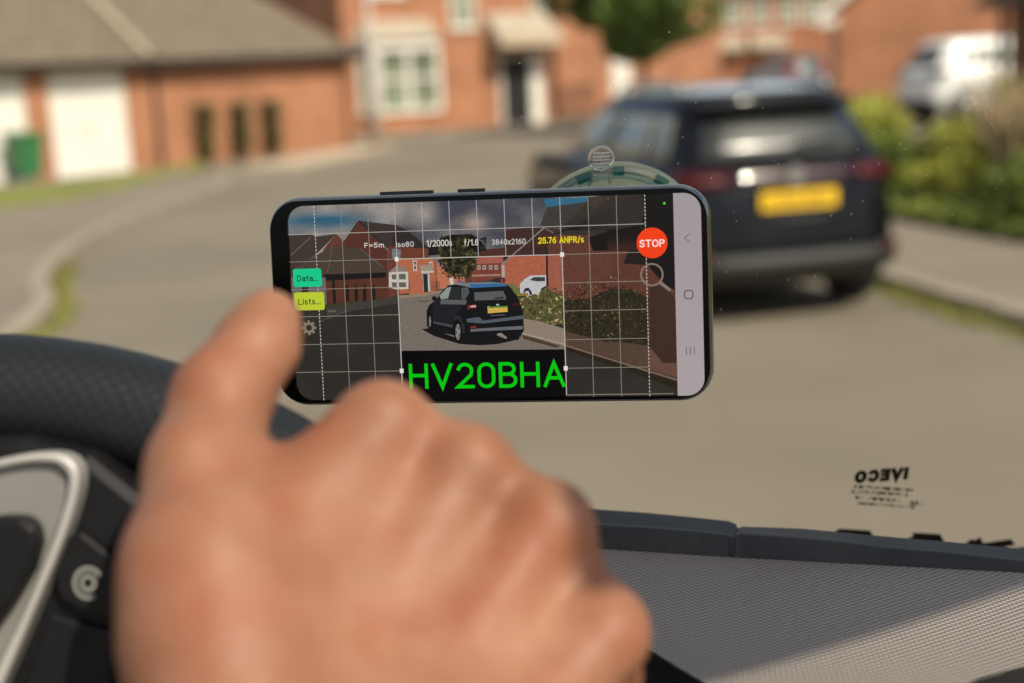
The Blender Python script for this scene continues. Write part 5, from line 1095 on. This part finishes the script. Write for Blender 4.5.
# release tab
tc_ = wpt(598.5, 152, .006); m_ = MB(); m_.revolve([(0, -.0012), (.0044, -.0012), (.0050, -.0006), (.0050, .0006), (.0044, .0012), (0, .0012)], tc_, (wn_+Vector((0, 0, .1))).normalized(), 28)
for sx in (-1, 1): m_.tube([tc_+wex*.0028*sx-wey*.003, tc_+wex*.0034*sx-wey*.0085, tc_+wex*.0040*sx-wey*.0115-wn_*.002], .0006, 6)
m_.tube([tc_-wex*.003-wey*.0065, tc_+wex*.003-wey*.0065], .0006, 6)
for j in range(-2, 3): m_.tube([tc_-wex*.0032+wey*(j*.0014)+wn_*.0013, tc_+wex*.0032+wey*(j*.0014)+wn_*.0013], .0003, 5)
mv(m_, 'release_tab', M['clear'])
# arm and clamp behind the phone
bk = pc+pY*.009
m_ = MB(); m_.tube([oc+wn_*.018, oc+wn_*.03-Vector((0, 0, .01)), bk+pY*.012], [.009, .007, .009], 14); mv(m_, 'arm', M['blackgloss'], smooth=True)
m_ = MB(); c0_ = bk
m_.prism([c0_-pX*.02-pZ*.03, c0_+pX*.02-pZ*.03, c0_+pX*.02+pZ*.03, c0_-pX*.02+pZ*.03], pY*.008); mv(m_, 'cradle', M['blackgloss'])

# ---------------------------------------------------------------- hand
def smin(a, b, k): h = np.clip(.5+.5*(b-a)/k, 0, 1); return b*(1-h)+a*h-k*h*(1-h)
def sdf_mesh(caps, h, pad=.012):
    lo = np.array([min(min(c[0][i]-c[1], c[2][i]-c[3]) for c in caps) for i in range(3)])-pad; hi = np.array([max(max(c[0][i]+c[1], c[2][i]+c[3]) for c in caps) for i in range(3)])+pad
    n_ = np.ceil((hi-lo)/h).astype(int)+1; X, Y, Zg = np.meshgrid(*[lo[i]+h*np.arange(n_[i]) for i in range(3)], indexing='ij'); D_ = np.full(X.shape, 1.)
    D_ = None
    for (a, ra, b, rb, k) in caps:
        a = np.array(a); b = np.array(b); ab = b-a; L2 = max(ab@ab, 1e-12)
        t = np.clip(((X-a[0])*ab[0]+(Y-a[1])*ab[1]+(Zg-a[2])*ab[2])/L2, 0, 1)
        d = np.sqrt((X-a[0]-t*ab[0])**2+(Y-a[1]-t*ab[1])**2+(Zg-a[2]-t*ab[2])**2)-(ra+(rb-ra)*t)
        D_ = d if D_ is None else smin(D_, d, k)
    for (a, b, r_, k) in cuts:
        ab = b-a; L2 = max(ab@ab, 1e-12); t = np.clip(((X-a[0])*ab[0]+(Y-a[1])*ab[1]+(Zg-a[2])*ab[2])/L2, 0, 1)
        d = np.sqrt((X-a[0]-t*ab[0])**2+(Y-a[1]-t*ab[1])**2+(Zg-a[2]-t*ab[2])**2)-r_
        # dent: push the surface in near the groove line
        D_ = D_+np.exp(-np.clip(d, 0, None)**2/(2*k*k))*min(k*.35, .0022)
    ins = D_ < 0; nx, ny, nz = n_
    c = [ins[i:nx-1+i, j:ny-1+j, k:nz-1+k] for i in (0, 1) for j in (0, 1) for k in (0, 1)]; s_ = sum(q.astype(int) for q in c); act = (s_ > 0) & (s_ < 8)
    idx = -np.ones(act.shape, int); cells = np.argwhere(act); idx[act] = np.arange(len(cells)); acc = np.zeros((len(cells), 3)); cnt = np.zeros(len(cells))
    corners = [np.array((i, j, k)) for i in (0, 1) for j in (0, 1) for k in (0, 1)]
    for a in range(8):
        for b in range(a+1, 8):
            if np.abs(corners[a]-corners[b]).sum() != 1: continue
            pa = cells+corners[a]; pb = cells+corners[b]; va = D_[tuple(pa.T)]; vb_ = D_[tuple(pb.T)]; m = (va < 0) != (vb_ < 0)
            t = np.where(m, va/np.where(m, va-vb_, 1), 0); acc += np.where(m[:, None], pa+(pb-pa)*t[:, None], 0); cnt += m
    V = lo+h*acc/cnt[:, None]; F = []
    for ax in range(3):
        u, v = [(1, 2), (2, 0), (0, 1)][ax]; sl0 = [slice(1, n_[i]-1) for i in range(3)]; sl0[ax] = slice(0, n_[ax]-1); sl1 = list(sl0); sl1[ax] = slice(1, n_[ax])
        ch = ins[tuple(sl0)] != ins[tuple(sl1)]; e = np.argwhere(ch); off = np.ones(3, int); off[ax] = 0; e = e+off; du = np.zeros(3, int); du[u] = 1; dv = np.zeros(3, int); dv[v] = 1
        q = np.stack([idx[tuple((e-du-dv).T)], idx[tuple((e-dv).T)], idx[tuple(e.T)], idx[tuple((e-du).T)]], 1); fl_ = ins[tuple(e.T)]; q[~fl_] = q[~fl_][:, ::-1]; F.append(q)
    return V, np.concatenate(F)
caps = []
cuts = []
def cut(a, b, r_=.0016, k=.004): cuts.append((np.array(pt(*a)), np.array(pt(*b)), r_, k))
def cp(a, ra, b, rb, k=.006): caps.append((tuple(pt(*a)), ra, tuple(pt(*b)), rb, k))
kn = {'index': (384, 430, .330, .0108), 'middle': (466, 474, .327, .0112), 'ring': (545, 529, .322, .0108), 'little': (598, 632, .316, .0108)}
base = {'index': (255, 690, .296), 'middle': (320, 720, .292), 'ring': (400, 745, .290), 'little': (470, 780, .290)}
wrist = (360, 960, .275)
for f_, (x, y, d, r_) in kn.items():
    bx_, by_, bd = base[f_]
    cp((bx_, by_, bd+.008), .0150, (x, y, d), r_+.0002, .010)
    cp((x, y, d), r_, (x, y, d), r_, .004)
    cp((bx_, by_, bd+.022), .016, (x+2, y+45, d+.016), .010, .012)
    cp((bx_, by_, bd+.008), .0150, wrist, .026, .016)
cp((232, 530, .316), .0100, (362, 452, .331), .0085, .010)
for a_, b_ in (('index', 'middle'), ('middle', 'ring'), ('ring', 'little')): cp((*kn[a_][:2], kn[a_][2]+.005), .0080, (*kn[b_][:2], kn[b_][2]+.005), .0080, .006)
# palm web between thumb and index
cp((205, 560, .305), .0150, (330, 500, .322), .0105, .012)
cp((212, 640, .298), .0180, (300, 600, .312), .0150, .014)
# thumb
cp((258, 740, .290), .0215, (216, 570, .305), .0150, .012)
cp((212, 560, .305), .0145, (206, 470, .318), .0122, .010)
cp((200, 470, .318), .0118, (222, 398, .330), .0116, .006)
cp((222, 398, .330), .0112, (258, 345, .340), .0096, .004)
cp((258, 345, .340), .0098, (268, 322, .343), .0082, .004)
# fingers curling away round behind the knuckles
for f_, (x, y, d, r_) in kn.items():
    L1, L2_, L3 = {'index': (.040, .024, .018), 'middle': (.043, .027, .019), 'ring': (.040, .025, .019), 'little': (.032, .019, .016)}[f_]
    p0 = pt(x, y, d); p1 = p0+cf*L1*.86-cU*L1*.50; p2 = p1-cU*L2_*.95-cf*L2_*.25; p3 = p2-cf*L3*.95-cU*L3*.15
    rs = {'little': .0072}.get(f_, .0084)
    caps.append((tuple(p0), r_*.92, tuple(p1), rs+.0008, .004)); caps.append((tuple(p1), rs+.0006, tuple(p2), rs, .002)); caps.append((tuple(p2), rs, tuple(p3), rs*.85, .002))
wr = pt(*wrist); elb = wr+(-cU*.22-cf*.10+cR*.05)
caps.append((tuple(wr), .0265, tuple(elb), .036, .02))
cut((150, 478, .302), (205, 486, .304), .0014); cut((168, 392, .318), (200, 384, .3165), .0010, .003); cut((172, 404, .317), (206, 396, .3155), .0010, .003)
cut((240, 372, .318), (268, 408, .322), .0012); cut((225, 440, .306), (262, 452, .312), .0014); cut((205, 505, .300), (250, 470, .305), .0010)
for a_, b_ in (((430, 470, .311), (330, 640, .276)), ((505, 520, .308), (410, 660, .272)), ((566, 592, .305), (480, 690, .272))): cut(a_, b_, .0022, .010)
for x_, y_, d_ in ((384, 408, .3165), (468, 448, .3135), (548, 506, .309)):
    for j_ in (-1, 1): cut((x_-16, y_+j_*7, d_), (x_+16, y_+j_*8+4, d_), .0006, .002)
V, Fq = sdf_mesh(caps, .0018)
me = bpy.data.meshes.new('person'); me.from_pydata(V.tolist(), [], Fq.tolist()); me.update()
# skin
sk_ = mat('skin', (.235, .102, .056), .52, sss=.04, base2=(.33, .162, .098), scale=38, spec=.28, bump=.35, bscale=260, detail=5)
n = sk_.node_tree.nodes; l = sk_.node_tree.links; b = n['Principled BSDF']
tc = n.new('ShaderNodeTexCoord'); vo = n.new('ShaderNodeTexVoronoi'); vo.inputs['Scale'].default_value = 700; l.new(tc.outputs['Object'], vo.inputs['Vector'])
nl = n.new('ShaderNodeTexNoise'); nl.inputs['Scale'].default_value = 55; nl.inputs['Detail'].default_value = 2; l.new(tc.outputs['Object'], nl.inputs['Vector'])
rm = n.new('ShaderNodeMapRange'); rm.inputs['From Min'].default_value = .45; rm.inputs['From Max'].default_value = .7; l.new(nl.outputs[0], rm.inputs[0])
mx = n.new('ShaderNodeMix'); mx.data_type = 'RGBA'; src = b.inputs['Base Color'].links[0].from_socket; l.new(src, mx.inputs[6]); mx.inputs[7].default_value = (.27, .10, .055, 1); l.new(rm.outputs[0], mx.inputs[0]); l.new(mx.outputs[2], b.inputs['Base Color'])
hd = link('person', me, sk_, None, True); cen = pt(360, 620, .31)
me.transform(Matrix.Translation(-cen)); hd.location = cen
sm = hd.modifiers.new('sm', 'SMOOTH'); sm.factor = .5; sm.iterations = 4
tag(hd, "driver's bare right hand in a loose fist, thumb raised in front of the phone", 'person')
# thumb nail sits on the far side of the thumb (hidden), modelled as a child
nail = MB(); nc = pt(274, 330, .3495); nail.v = []
for i in range(7):
    for j in range(7):
        u = (i-3)/3; v = (j-3)/3; nail.v.append(tuple(nc-cen+(cR*.6+cf*.8).normalized().cross(cU)*u*.0045+cU*v*.006+(cR*.5+cf*.85)*(.0002-.0016*u*u)))
for i in range(6):
    for j in range(6): nail.f.append((i*7+j, (i+1)*7+j, (i+1)*7+j+1, i*7+j+1)); nail.mi.append(0)
nail.build('thumb_nail', mat('nail', (.66, .42, .34), .3, var=.05, scale=80), hd, smooth=True)
print('LAYERS', LY[0])
